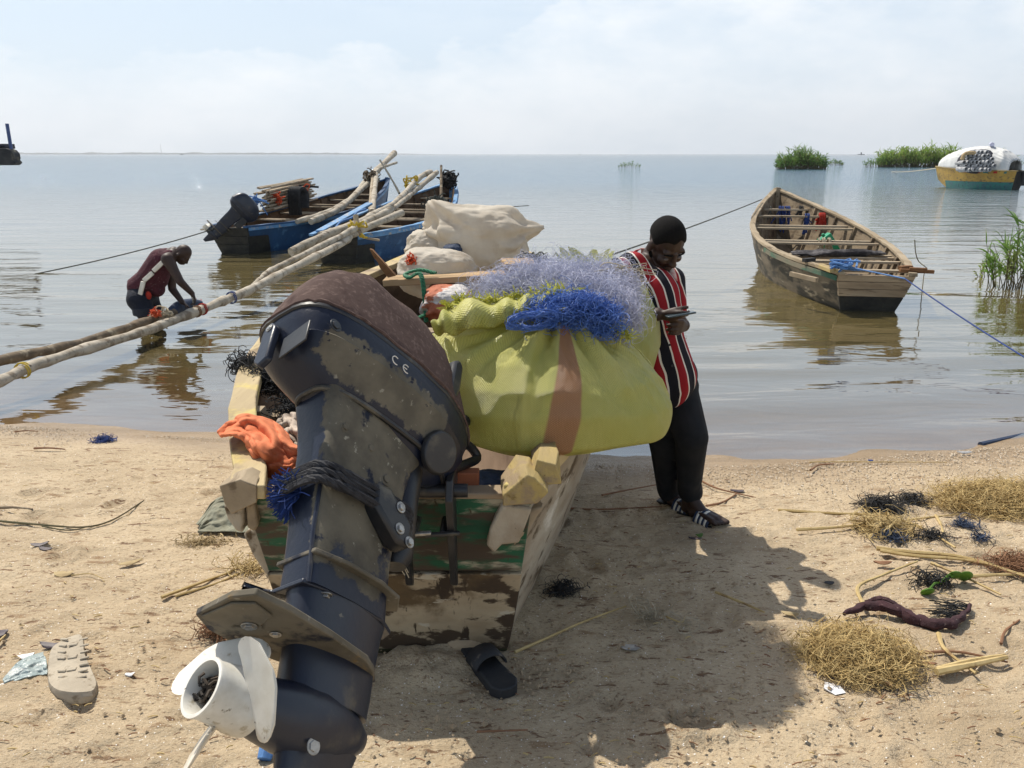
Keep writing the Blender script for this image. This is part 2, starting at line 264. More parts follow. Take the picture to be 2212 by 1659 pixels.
# ------------------------------------------------------------------ mesh helpers
class MB:
    def __init__(s): s.v = []; s.f = []; s.uv = None; s.mi = []; s.cur = 0
    def add(s, vs, fs):
        o = len(s.v); s.v += [tuple(v) for v in vs]; s.f += [tuple(i+o for i in f) for f in fs]; s.mi += [s.cur]*len(fs); return o
    def box(s, c, size, R=None):
        R = R or Matrix.Identity(3); c = Vector(c); h = [x/2 for x in size]
        vs = [c + R @ Vector((h[0]*i, h[1]*j, h[2]*k)) for i in (-1, 1) for j in (-1, 1) for k in (-1, 1)]
        s.add(vs, [(0, 1, 3, 2), (4, 6, 7, 5), (0, 4, 5, 1), (2, 3, 7, 6), (0, 2, 6, 4), (1, 5, 7, 3)])
    def beam(s, a, b, wid, thk, up=(0, 0, 1)):
        a, b = Vector(a), Vector(b); d = (b-a); L = d.length; d.normalize(); u = Vector(up); sd_ = d.cross(u).normalized(); u = sd_.cross(d)
        s.box((a+b)/2, (L, wid, thk), Matrix((d, sd_, u)).transposed())
    def tube(s, pts, r, n=8, cap=True, jit=0):
        pts = [Vector(p) for p in pts]; rr = r if isinstance(r, (list, tuple)) else [r]*len(pts)
        rings = []; prev = None
        for i, p in enumerate(pts):
            t = (pts[min(i+1, len(pts)-1)] - pts[max(i-1, 0)])
            t = t.normalized() if t.length > 1e-9 else Vector((0, 0, 1))
            if prev is None: u = t.orthogonal().normalized()
            else:
                u = prev - t*prev.dot(t); u = u.normalized() if u.length > 1e-6 else t.orthogonal().normalized()
            prev = u; v = t.cross(u)
            rings.append([p + (u*math.cos(2*PI*k/n) + v*math.sin(2*PI*k/n))*rr[i]*(1+jit*random.uniform(-1, 1)) for k in range(n)])
        s.loft(rings, True, cap)
    def loft(s, rings, closed=True, cap=True):
        n = len(rings[0]); vs = [p for r in rings for p in r]; fs = []
        for i in range(len(rings)-1):
            for k in range(n if closed else n-1):
                a, b = i*n+k, i*n+(k+1) % n; fs.append((a, b, b+n, a+n))
        if cap and closed:
            fs.append(tuple(range(n-1, -1, -1))); fs.append(tuple(range((len(rings)-1)*n, len(rings)*n)))
        return s.add(vs, fs)
    def prism(s, poly, o, ex, ey, ez, t0, t1):
        o, ex, ey, ez = Vector(o), Vector(ex), Vector(ey), Vector(ez)
        s.loft([[o + ex*a + ey*b + ez*t for a, b in poly] for t in (t0, t1)])
    def ell(s, c, r, R=None, nu=14, nv=9):
        R = R or Matrix.Identity(3); c = Vector(c)
        rings = []
        for j in range(nv+1):
            t = PI*(j/nv); rings.append([c + R @ Vector((r[0]*math.sin(t)*math.cos(2*PI*k/nu)+1e-6*math.cos(2*PI*k/nu), r[1]*math.sin(t)*math.sin(2*PI*k/nu)+1e-6*math.sin(2*PI*k/nu), r[2]*math.cos(t))) for k in range(nu)])
        s.loft(rings, True, True)
    def cap_(s, a, ra, b, rb, n=14):
        a, b = Vector(a), Vector(b); d = (b-a)
        d = d.normalized() if d.length > 1e-6 else Vector((0, 0, 1))
        pts = []; rr = []
        for t in (-1, -.92, -.75, -.5, -.25, 0): pts.append(a + d*ra*t); rr.append(ra*math.sqrt(max(1-t*t, .0004)))
        for t in (0, .25, .5, .75, .92, 1): pts.append(b + d*rb*t); rr.append(rb*math.sqrt(max(1-t*t, .0004)))
        s.tube(pts, rr, n)
    def blade(s, base, tip_dir, L, wid, bend, n=4, droop=(0, 0, -1)):
        base = Vector(base); d = Vector(tip_dir).normalized(); dr = Vector(droop); sd_ = d.cross(Vector((random.uniform(-1, 1), random.uniform(-1, 1), .2))).normalized()
        vs = []; p = base
        for i in range(n+1):
            t = i/n; wv = wid*(1-t**1.6)*(.55+.45*min(1, t*4)) + .0004
            vs += [p - sd_*wv/2, p + sd_*wv/2]
            d = (d + dr*bend/n*(1+t)).normalized(); p = p + d*L/n
        s.add(vs, [(2*i, 2*i+1, 2*i+3, 2*i+2) for i in range(n)])
    def build(s, name, m, parent=None, smooth=True, ang=40, bevel=0, sub=0, loc=None):
        me = bpy.data.meshes.new(name)
        off = Vector((0, 0, 0))
        if parent is None and loc is not None: off = Vector(loc)
        P = parent_world(parent) if parent else None
        if P is not None: inv = P.inverted(); vs = [inv @ Vector(v) for v in s.v]
        else: vs = [Vector(v) - off for v in s.v]
        assert max(i for f in s.f for i in f) < len(vs)
        me.from_pydata([tuple(v) for v in vs], [], s.f)
        ms = m if isinstance(m, (list, tuple)) else [m]
        for x in ms: me.materials.append(MT[x] if isinstance(x, str) else x)
        if len(ms) > 1: me.polygons.foreach_set('material_index', s.mi)
        if smooth:
            me.polygons.foreach_set('use_smooth', [True]*len(me.polygons)); me.set_sharp_from_angle(angle=math.radians(ang))
        if s.uv is not None:
            ul = me.uv_layers.new(name='UVMap')
            li = np.zeros(len(me.loops), int); me.loops.foreach_get('vertex_index', li)
            ul.data.foreach_set('uv', np.array(s.uv, float)[li].ravel())
        me.update()
        o = bpy.data.objects.new(name, me); COL.objects.link(o)
        if parent: o.parent = parent
        else: o.location = off
        if bevel:
            b = o.modifiers.new('bevel', 'BEVEL'); b.width = bevel; b.segments = 2; b.limit_method = 'ANGLE'; b.angle_limit = math.radians(40)
        if sub:
            b = o.modifiers.new('subd', 'SUBSURF'); b.levels = sub; b.render_levels = sub
        return o
PW = {}
def parent_world(o):
    M_ = Matrix.Identity(4)
    while o: M_ = o.matrix_basis @ M_; o = o.parent
    return M_
def tag(o, label, cat, group=None, kind=None):
    if label: o['label'] = label
    if cat: o['category'] = cat
    if group: o['group'] = group
    if kind: o['kind'] = kind
    return o
def thing(name, label, cat, loc=(0, 0, 0), group=None, mtx=None):
    o = bpy.data.objects.new(name, None); COL.objects.link(o); o.empty_display_size = .1
    if mtx is not None: o.matrix_basis = mtx
    else: o.location = loc
    return tag(o, label, cat, group)
def rem(o, vox, it=6):
    r = o.modifiers.new('fuse', 'REMESH'); r.mode = 'VOXEL'; r.voxel_size = vox; r.use_smooth_shade = True
    if it:
        k = o.modifiers.new('soft', 'SMOOTH'); k.factor = .5; k.iterations = it
    return o
def lerp(a, b, t): return Vector(a)*(1-t) + Vector(b)*t
def curve(pts, n=24):
    """Catmull-Rom through the points"""
    P = [Vector(p) for p in pts]; P = [P[0]*2-P[1]] + P + [P[-1]*2-P[-2]]; out = []
    m = len(P)-3
    for i in range(n+1):
        u = i/n*m; k = min(int(u), m-1); t = u-k; a, b, c, d = P[k:k+4]
        out.append(.5*((2*b) + (c-a)*t + (2*a-5*b+4*c-d)*t*t + (3*b-a-3*c+d)*t**3))
    return out
def tangle(mb, c, r, nstr, seg=8, step=.02, rad=.0015, n=3, shell=.5, R=None):
    c = Vector(c)
    for _ in range(nstr):
        d = Vector((random.gauss(0, 1), random.gauss(0, 1), random.gauss(0, 1))).normalized(); k = random.uniform(shell, 1)
        p = Vector((d.x*r[0], d.y*r[1], d.z*r[2]))*k
        p = c + (R @ p if R else p)
        h = Vector((random.gauss(0, 1), random.gauss(0, 1), random.gauss(0, .7))).normalized(); pts = []
        for _s in range(seg):
            pts.append(p.copy()); h = (h + Vector((random.gauss(0, .5), random.gauss(0, .5), random.gauss(0, .5)))).normalized(); p = p + h*step
            q = p - c
            if R: q = R.transposed() @ q
            e = (q.x/r[0])**2 + (q.y/r[1])**2 + (q.z/r[2])**2
            if e > 1.25: h = (h - (p-c).normalized()*.7).normalized()
        mb.tube(pts, rad, n, False)
def grid_mesh(name, X, Y, Z, m, attrs=None, wrap=False):
    ny, nx = X.shape; me = bpy.data.meshes.new(name)
    co = np.stack([X, Y, Z], -1).reshape(-1, 3)
    i = np.arange(nx-1)[None, :] + np.arange(ny-1)[:, None]*nx
    q = np.stack([i, i+1, i+1+nx, i+nx], -1).reshape(-1, 4)
    me.vertices.add(len(co)); me.vertices.foreach_set('co', co.ravel())
    me.loops.add(q.size); me.loops.foreach_set('vertex_index', q.ravel())
    me.polygons.add(len(q)); me.polygons.foreach_set('loop_start', np.arange(len(q))*4)
    me.polygons.foreach_set('use_smooth', np.ones(len(q), bool))
    me.update(calc_edges=True)
    for k, v in (attrs or {}).items():
        a = me.attributes.new(k, 'FLOAT', 'POINT'); a.data.foreach_set('value', v.ravel().astype(np.float32))
    me.materials.append(m); o = bpy.data.objects.new(name, me); COL.objects.link(o); return o

# ------------------------------------------------------------------ sand, water
def sand_mat():
    m = bpy.data.materials.new('sand'); m.use_nodes = True; n, l = m.node_tree.nodes, m.node_tree.links
    b = n['Principled BSDF']; tc = n.new('ShaderNodeTexCoord')
    def nz(scale, st=(1, 1, 1), d=5, r=.6):
        mp = n.new('ShaderNodeMapping'); l.new(tc.outputs['Object'], mp.inputs[0]); mp.inputs['Scale'].default_value = st
        t = n.new('ShaderNodeTexNoise'); l.new(mp.outputs[0], t.inputs['Vector']); t.inputs['Scale'].default_value = scale; t.inputs['Detail'].default_value = d; t.inputs['Roughness'].default_value = r; return t.outputs[0]
    def ss(v, a, c):
        r = n.new('ShaderNodeMapRange'); r.interpolation_type = 'SMOOTHSTEP'; l.new(v, r.inputs[0]); r.inputs[1].default_value = a; r.inputs[2].default_value = c; return r.outputs[0]
    def mixc(f, a, c):
        x = n.new('ShaderNodeMix'); x.data_type = 'RGBA'; l.new(f, x.inputs['Factor'])
        for k, v in (('A', a), ('B', c)):
            if isinstance(v, tuple): x.inputs[k].default_value = rgb(v)
            else: l.new(v, x.inputs[k])
        return x.outputs['Result']
    at = n.new('ShaderNodeAttribute'); at.attribute_name = 'wet'
    col = mixc(ss(nz(1.6, (1, 1.6, 1), 6), .35, .65), (.50, .395, .262), (.42, .325, .21))
    col = mixc(ss(nz(55, (1, 1.6, 1), 4), .55, .68), col, (.235, .16, .095)); col = mixc(ss(nz(19, (.5, 1.7, 1), 6), .60, .66), col, (.17, .10, .055))      # dark grains
    col = mixc(ss(nz(.9, (1, 1.8, 1), 7), .52, .68), col, (.36, .275, .175)); col = mixc(ss(nz(8, (.6, 2, 1), 6), .58, .70), col, (.27, .18, .10))    # crumbs and organic specks
    col = mixc(ss(nz(210, I1, 2), .66, .72), col, (.72, .66, .56))      # pale grit
    sp = ss(nz(95, I1, 1), .71, .76)
    col = mixc(sp, col, (.85, .82, .76))
    wetc = mixc(ss(nz(4, (.4, 2, 1), 5), .4, .65), (.26, .18, .10), (.34, .24, .14))
    col = mixc(at.outputs['Fac'], col, wetc)
    l.new(col, b.inputs['Base Color'])
    rr = n.new('ShaderNodeMapRange'); l.new(at.outputs['Fac'], rr.inputs[0]); rr.inputs[3].default_value = .95; rr.inputs[4].default_value = .32; l.new(rr.outputs[0], b.inputs['Roughness'])
    b.inputs['Specular IOR Level'].default_value = .35
    last = None
    for s_, k in ((14, .012), (38, .010), (110, .0055), (300, .0022)):
        u = n.new('ShaderNodeBump'); u.inputs['Distance'].default_value = k; l.new(nz(s_, (1, 1.3, 1), 4), u.inputs['Height'])
        if last: l.new(last, u.inputs['Normal'])
        last = u.outputs[0]
    l.new(last, b.inputs['Normal']); return m
PITS = []
for _ in range(180):   # heel and toe prints, scuffs
    PITS.append((random.uniform(-3.2, 3.6), random.uniform(.9, 4.2), random.uniform(.03, .09), random.uniform(.03, .06), random.uniform(0, PI), random.uniform(.006, .020)))
def ground():
    fx = np.concatenate([np.linspace(-4.4, 4.4, 441)]); fy = np.linspace(.7, 6.4, 300)
    ox = np.array([4.6, 5, 5.6, 6.5, 8, 10, 14, 20, 30, 50, 90, 200, 600, 2500]); 
    xs = np.concatenate([-ox[::-1], fx, ox])
    ys = np.concatenate([[-2500, -600, -100, -40, -15, -8, -4, -2, -1, -.2, .3], fy, [6.6, 7, 7.5, 8, 9, 10, 12, 15, 20, 30, 60, 200, 900, 2500]])
    X, Y = np.meshgrid(xs, ys)
    Z = gz_np(X, Y); s = shore(X) - Y
    near = np.clip((s+.6)/.5, 0, 1)*np.clip((5.5-np.abs(X))/1, 0, 1)*(np.abs(Y-3) < 4)
    dry = np.clip((s-.45)/.6, 0, 1)
    r = fbm(X*1.3, Y*1.6, 3, 1)*.022 + fbm(X*5, Y*7, 3, 5)*.014*dry + fbm(X*17, Y*24, 2, 9)*.011*dry
    rough = np.clip(fbm(X*.9+3, Y*.9, 2, 21)*2.2+.25, 0, 1)*dry
    r = r + rough*np.abs(fbm(X*14, Y*18, 2, 31))*.034
    # wind streaks on the left and towards the viewer
    r = r + np.maximum(fbm((X+.5*Y)*2.2, (Y-.45*X)*16, 2, 41), 0)*.010*dry
    for (cx, cy, a, b_, th, dp) in PITS:
        dx, dy = X-cx, Y-cy; u = dx*math.cos(th)+dy*math.sin(th); v = -dx*math.sin(th)+dy*math.cos(th); q = (u/a)**2+(v/b_)**2
        r = r + dp*(-np.exp(-q)*1.2 + .75*np.exp(-(np.sqrt(q)-1.5)**2*4))*dry
    c = G(925, 1440)
    q = ((X-c.x)/.20)**2 + ((Y-c.y)/.16)**2
    r = r + .05*np.exp(-q*q*1.4)*(1+fbm(X*22, Y*22, 2, 77)*.8)
    c = G(1490, 1560)
    q = ((X-c.x)/.11)**2 + ((Y-c.y)/.07)**2
    r = r + (.028*np.exp(-(np.sqrt(q)-1)**2*5) - .02*np.exp(-q*2))*(1+fbm(X*26, Y*26, 2, 78)*1.4)
    Z = Z + r*near
    wv = fbm(X*2.4, Y*2.4, 3, 61)*.35
    wet = np.clip(1-(s+wv*.6-.22)/.45, 0, 1)
    m = sand_mat()
    o = grid_mesh('beach_sand', X, Y, Z, m, {'wet': wet}); tag(o, None, None, kind='structure')
ground()
def water():
    fx = np.linspace(-7, 8, 240)
    ox = np.array([9, 11, 14, 18, 25, 40, 80, 200, 600, 2000, 8000, 25000])
    xs = np.concatenate([-ox[::-1]+1, fx, ox]); fy = np.linspace(4.3, 12, 200)
    ys = np.concatenate([fy, [12.6, 13.5, 15, 17, 20, 25, 35, 60, 120, 300, 900, 3000, 9000, 28000]])
    X, Y = np.meshgrid(xs, ys)
    s = shore(X) - Y
    Z = np.zeros_like(X)
    swell = np.sin((-s)*6.5 + fbm(X*.5, Y*.5, 2, 3)*5)*.007*np.clip(-s/.4, 0, 1)*np.clip(1.5+s/4, 0, 1)
    wash = fbm(X*1.1, Y*1.1, 3, 8)*.02*np.clip(1+s*2, 0, 1)
    Z = Z + swell + wash
    bed = gz_np(X, Y)
    dep = np.clip(Z-bed, 0, 5)
    m = bpy.data.materials.new('lake_water'); m.use_nodes = True; n, l = m.node_tree.nodes, m.node_tree.links
    n.remove(n['Principled BSDF']); out = n['Material Output']
    tc = n.new('ShaderNodeTexCoord'); at = n.new('ShaderNodeAttribute'); at.attribute_name = 'depth'
    def nz(scale, st, d=3, r=.5, rot=0):
        mp = n.new('ShaderNodeMapping'); l.new(tc.outputs['Object'], mp.inputs[0]); mp.inputs['Scale'].default_value = st; mp.inputs['Rotation'].default_value = (0, 0, rot)
        t = n.new('ShaderNodeTexNoise'); l.new(mp.outputs[0], t.inputs['Vector']); t.inputs['Scale'].default_value = scale; t.inputs['Detail'].default_value = d; t.inputs['Roughness'].default_value = r; t.inputs['Distortion'].default_value = .4; return t.outputs[0]
    def math_(op, a, b=None):
        q = n.new('ShaderNodeMath'); q.operation = op
        for i, x in enumerate((a, b)):
            if x is None: continue
            if isinstance(x, (int, float)): q.inputs[i].default_value = x
            else: l.new(x, q.inputs[i])
        return q.outputs[0]
    # calm near the beach, ruffled further out: depth stands in for distance from the shore
    sep = n.new('ShaderNodeSeparateXYZ'); l.new(tc.outputs['Object'], sep.inputs[0])
    ruf = n.new('ShaderNodeMapRange'); ruf.interpolation_type = 'SMOOTHSTEP'; l.new(sep.outputs[1], ruf.inputs[0]); ruf.inputs[1].default_value = 9; ruf.inputs[2].default_value = 48
    last = None
    for (sc, st, d, k, rot) in ((.55, (.5, 1.9, 1), 1, .050, .06), (1.5, (.5, 1.8, 1), 3, .017, -.1), (6, (.7, 1.5, 1), 2, .0010, .25)):
        u = n.new('ShaderNodeBump'); u.inputs['Distance'].default_value = k; u.inputs['Strength'].default_value = 1; l.new(nz(sc, st, d, .5, rot), u.inputs['Height'])
        if last: l.new(last, u.inputs['Normal'])
        last = u.outputs[0]
    u = n.new('ShaderNodeBump'); u.inputs['Distance'].default_value = .13; l.new(ruf.outputs[0], u.inputs['Strength']); l.new(nz(1.3, (.5, 1.5, 1), 5, .62, .1), u.inputs['Height']); l.new(last, u.inputs['Normal']); last = u.outputs[0]
    u = n.new('ShaderNodeBump'); u.inputs['Distance'].default_value = .022; l.new(ruf.outputs[0], u.inputs['Strength']); l.new(nz(4.5, (.5, 1.4, 1), 3, .6, -.15), u.inputs['Height']); l.new(last, u.inputs['Normal']); last = u.outputs[0]
    dif = n.new('ShaderNodeBsdfDiffuse')
    mc = n.new('ShaderNodeMix'); mc.data_type = 'RGBA'; mc.inputs['A'].default_value = (.18, .14, .055, 1); mc.inputs['B'].default_value = (.05, .135, .20, 1)
    fd = n.new('ShaderNodeMapRange'); l.new(sep.outputs[1], fd.inputs[0]); fd.inputs[1].default_value = 13; fd.inputs[2].default_value = 60; l.new(fd.outputs[0], mc.inputs['Factor']); l.new(mc.outputs['Result'], dif.inputs[0])
    tr = n.new('ShaderNodeBsdfTransparent'); tr.inputs[0].default_value = (.86, .78, .62, 1)
    mix = n.new('ShaderNodeMixShader'); e = math_('SUBTRACT', 1, math_('POWER', 2.718, math_('MULTIPLY', at.outputs['Fac'], -3.6)))
    l.new(e, mix.inputs[0]); l.new(tr.outputs[0], mix.inputs[1]); l.new(dif.outputs[0], mix.inputs[2])
    gl = n.new('ShaderNodeBsdfGlossy'); rfm = n.new('ShaderNodeMapRange'); rfm.interpolation_type = 'SMOOTHSTEP'; l.new(sep.outputs[1], rfm.inputs[0]); rfm.inputs[1].default_value = 14; rfm.inputs[2].default_value = 70; rfm.inputs[3].default_value = .03; rfm.inputs[4].default_value = .06; l.new(rfm.outputs[0], gl.inputs['Roughness']); l.new(last, gl.inputs['Normal'])
    fr = n.new('ShaderNodeFresnel'); fr.inputs[0].default_value = 1.36; l.new(last, fr.inputs['Normal'])
    m2 = n.new('ShaderNodeMixShader'); l.new(math_('POWER', fr.outputs[0], .43), m2.inputs[0]); l.new(mix.outputs[0], m2.inputs[1]); l.new(gl.outputs[0], m2.inputs[2])
    l.new(m2.outputs[0], out.inputs[0])
    o = grid_mesh('lake_water', X, Y, Z, m, {'depth': dep}); tag(o, None, None, kind='structure')
water()
def far_land():
    mb = MB(); xs = np.linspace(-5200, -500, 260)
    h = 9 + 16*np.abs(fbm(xs*.004, xs*0, 3, 5)) + 12*np.abs(fbm(xs*.03, xs*0, 3, 6)); h *= np.clip((-500-xs)/1500, .1, 1)
    rings = [[(x, 7600, -1), (x, 7600, hh*.7), (x, 7720, hh), (x, 7900, -1)] for x, hh in zip(xs, h)]
    mb.loft(rings); tag(mb.build('far_shore', 'far_land'), None, None, kind='structure')
    mb = MB(); mb.tube([(-3340, 7650, 0), (-3340, 7650, 95)], [3, 1.2], 5)
    tag(mb.build('radio_mast', 'far_land'), 'thin faint mast rising from the distant far shore', 'mast')
far_land()
def shells():
    """wrack line of shell grit along the waterline"""
    N = 9000; x = np.random.uniform(-4.2, 4.3, N); s = np.abs(np.random.normal(0, .26, N))+.10
    keep = np.random.rand(N) < np.where(x > 1, 1, .7); x, s = x[keep], s[keep]
    mb = MB()
    for xi, si in zip(x, s):
        yi = float(shore(xi)) - si*(1.5 if xi > 1 else 1); 
        if abs(xi+.41) < .95 and yi > 2.5 : continue
        z = gz(xi, yi)+random.uniform(0, .006); r = random.uniform(.004, .011); a = random.uniform(0, PI); t = random.uniform(-.5, .5)
        ca, sa = math.cos(a)*r, math.sin(a)*r; k = random.uniform(.5, .9)
        vs = [(xi+ca, yi+sa, z+t*r), (xi-sa*k, yi+ca*k, z+.003), (xi-ca, yi-sa, z-t*r), (xi+sa*k, yi-ca*k, z+.002), (xi, yi, z+.006)]
        mb.add(vs, [(0, 1, 4), (1, 2, 4), (2, 3, 4), (3, 0, 4)])
    m = mat('shell_grit', ((.56, .47, .35), (.36, .26, .16), 40, I1), [((.70, .66, .58), 70, I1, .6, .04), ((.10, .07, .05), 55, I1, .66, .03)], .8)
    tag(mb.build('shell_grit', m, smooth=False), 'pale shell grit and pebbles strewn along the waterline', 'shell grit', kind='stuff')
shells()

# ------------------------------------------------------------------ boats
class Boat:
    def __init__(s, root, st, org, head, z0=0, rake=.12, over=.0):
        s.root = root; s.st = np.array(st, float); s.o = Vector((org[0], org[1], z0)); h = math.radians(head)
        s.f = Vector((math.sin(h), math.cos(h), 0)); s.r = Vector((math.cos(h), -math.sin(h), 0)); s.L = s.st[-1, 0]; s.rake = rake; s.over = over
    def val(s, t, k): return float(np.interp(t, s.sm_t, s.sm[:, k]))
    def smooth(s):
        T = s.st[:, 0]; s.sm_t = np.linspace(0, s.L, 121); s.sm = np.zeros((121, 5))
        for k in range(1, 5):
            y = np.interp(s.sm_t, T, s.st[:, k])
            for _ in range(30): y[1:-1] = .25*y[:-2]+.5*y[1:-1]+.25*y[2:]
            s.sm[:, k] = y
    def P(s, t, x, z, k=1.0):
        """t along the keel, x to starboard, z up; k = height fraction for the raked ends"""
        sh = -s.rake*k*max(0, 1-t/1.6) + s.over*k*max(0, (t-s.L+1.8)/1.8)
        return s.o + s.f*(t+sh) + s.r*x + Vector((0, 0, z))
    def sec(s, t, inset=0, nk=5):
        ht, hb, zt, zb = [s.val(t, k) for k in (1, 2, 3, 4)]
        ht, hb = max(ht-inset, .006), max(hb-inset, .004); zb += inset; L = []
        n = nk*3
        for i in range(n+1):
            k = 1-i/n; lap = 0 if inset else .012*((k*nk) % 1.0)
            L.append((k, hb+(ht-hb)*k**.75 + lap*min(1, hb*4), zb+(zt-zb)*k))
        return L
    def hull(s, mats, thick=.035, nst=40, nk=5):
        s.smooth(); rings = []
        for t in np.linspace(0, s.L, nst):
            a = s.sec(t, 0, nk); b = s.sec(t, thick, nk)
            ring = [s.P(t, -x, z, k) for k, x, z in a] + [s.P(t, x, z, k) for k, x, z in a[::-1]]
            ring += [s.P(t, x, z, k) for k, x, z in b] + [s.P(t, -x, z, k) for k, x, z in b[::-1]]
            rings.append(ring)
        mb = MB(); mb.loft(rings, True, True); n = len(rings[0]); h = n//2
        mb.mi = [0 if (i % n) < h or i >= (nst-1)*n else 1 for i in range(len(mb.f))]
        return mb.build('hull', mats, s.root, ang=25)
    def gunwales(s, m, wid=.10, thk=.045, t0=-.1, t1=None, out=.02, jit=.006):
        t1 = t1 or s.L; res = []
        for sg in (-1, 1):
            rings = []
            for i, t in enumerate(np.linspace(t0, t1, 44)):
                tt = max(t, 0); ht, zt = s.val(tt, 1), s.val(tt, 3); xo = ht+out; xi = max(ht-wid+out, .001)
                j = lambda: random.uniform(-jit, jit)
                rings.append([s.P(t, sg*x+j(), z+j()) for x, z in ((xo, zt), (xo, zt+thk), (xi, zt+thk), (xi, zt))])
            mb = MB(); mb.loft(rings); res.append(mb.build('gunwale', m, s.root, ang=50, bevel=.006))
        return res
    def board(s, name, t, z0, z1, m, thk=.05, inset=.0, side=0, seg=6, parent=None):
        """a cross board fitting the hull section between two heights"""
        rings = []
        ht, hb, zt, zb = [s.val(t, k) for k in (1, 2, 3, 4)]
        for i in range(seg+1):
            z = z0+(z1-z0)*i/seg; k = max(0, min(1, (z-zb)/(zt-zb))); x = hb+(ht-hb)*k**.75-inset
            rings.append([s.P(t+tt, sx*x, z, k) for sx, tt in ((-1, 0), (1, 0), (1, thk), (-1, thk))])
        mb = MB(); mb.loft(rings); return mb.build(name, m, parent or s.root, ang=30, bevel=.005)
    def thwart(s, t, z, m, wid=.09, thk=.035, ext=-.02, name='thwart', skew=0):
        k = (z-s.val(t, 4))/(s.val(t, 3)-s.val(t, 4)); ht, hb = s.val(t, 1), s.val(t, 2); x = hb+(ht-hb)*max(0, min(k, 1))**.75+ext
        mb = MB(); mb.beam(s.P(t-skew, -x, z, k), s.P(t+skew, x, z, k), wid, thk); return mb.build(name, m, s.root, bevel=.004)
    def ribs(s, ts, m, wid=.06, thk=.04, ins=.035):
        for t in ts:
            for sg in (-1, 1):
                rings = []
                for k, x, z in s.sec(t, ins, 3):
                    q = max(x-thk, .004)
                    rings.append([s.P(t+dt, sg*xx, z, k) for xx, dt in ((x+.004, 0), (q, 0), (q, wid), (x+.004, wid))])
                mb = MB(); mb.loft(rings); mb.build('rib', m, s.root, ang=40)
def strip(mb, pts, wid, thk):
    mb.tube(pts, [wid]*len(pts), 6)

# --- the beached boat
NB = thing('wooden_boat', 'weathered wooden boat beached stern first on the sand, green paint on its transom', 'boat', (-.41, 2.5, .2))
nb = Boat(NB, [(0, .47, .37, .93, .20), (.4, .66, .46, .93, .17), (.96, .85, .6, .935, .12), (1.6, 1.0, .72, .94, .06), (2.5, 1.06, .78, .95, .02), (3.4, 1.02, .75, .96, -.05), (4.4, .76, .55, 1.0, -.08), (4.85, .60, .4, 1.03, -.05), (5.4, .42, .24, 1.08, .0), (6.2, .05, .02, 1.16, .25)], (-.41, 2.48), 0, 0, .14, .3)
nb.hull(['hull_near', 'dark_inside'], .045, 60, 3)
nb.gunwales('yellow_wood', .115, .05, -.06, None, .03, .004)
nb.board('transom', -.01, .60, .905, 'transom_green', .06, -.01)
nb.board('transom', -.025, .245, .598, 'transom_patchy', .06, -.012)
nb.board('transom', -.02, .195, .243, 'algae_wood', .06, -.012)
mb = MB(); mb.cur = 0
mb.beam(nb.P(.025, -.44, .915), nb.P(.025, .44, .915), .075, .022); mb.build('transom_cap', 'weathered_wood_cross', NB, bevel=.006)
nb.ribs([.75, 1.6, 2.4, 3.2, 4.0], 'weathered_wood', .07, .05, .045)
nb.thwart(1.02, .80, 'weathered_wood_cross', .12, .05, -.03)
nb.thwart(2.55, .85, 'weathered_wood_cross', .14, .05, -.03)
nb.thwart(.12, .79, 'dark_inside', .10, .05, -.05)
# gunwale end blocks and their knees
def lump(name, pts, thk, m, ny=None, parent=NB, y=2.3, jit=.006, bev=.008):
    """a chunk of timber: outline on the sight plane at distance y, given real thickness along the boat"""
    mb = MB(); P = [PD(px, py, y) for px, py in pts]; c = sum(P, Vector())/len(P)
    mb.loft([[p + Vector((random.uniform(-jit, jit), d, random.uniform(-jit, jit))) for p in P] for d in np.linspace(0, thk, 4)])
    return mb.build(name, m, parent, ang=35, bevel=bev)
lump('gunwale_block', [(472, 1050), (478, 1090), (505, 1108), (549, 1086), (551, 1048), (520, 1040)], .12, 'weathered_wood', y=2.27, jit=.010, bev=.004)
lump('knee', [(480, 1092), (490, 1125), (508, 1148), (527, 1150), (527, 1092)], .10, 'hull_near', y=2.30)
lump('knee', [(532, 1090), (549, 1086), (558, 1135), (545, 1150), (530, 1140)], .10, 'weathered_wood', y=2.31)
lump('stern_post', [(524, 1152), (556, 1136), (585, 1200), (625, 1270), (640, 1330), (612, 1330), (575, 1250), (545, 1200)], .10, 'hull_near', y=2.40)
lump('gunwale_block', [(1085, 1066), (1092, 1088), (1165, 1093), (1180, 1066), (1160, 1040), (1140, 1022), (1118, 1030)], .17, 'chunk_yellow', y=2.25, jit=.013, bev=.004)
lump('gunwale_block', [(1150, 1018), (1168, 1050), (1190, 1052), (1208, 1042), (1203, 1000), (1165, 1000)], .22, 'chunk_yellow', y=2.30, jit=.013, bev=.004)
lump('knee', [(1050, 1182), (1058, 1142), (1085, 1092), (1132, 1096), (1148, 1102), (1120, 1172), (1085, 1180), (1066, 1196)], .10, 'hull_near', y=2.32)
lump('knee', [(1120, 1110), (1150, 1100), (1175, 1095), (1140, 1150), (1110, 1180)], .08, 'weathered_wood', y=2.36)
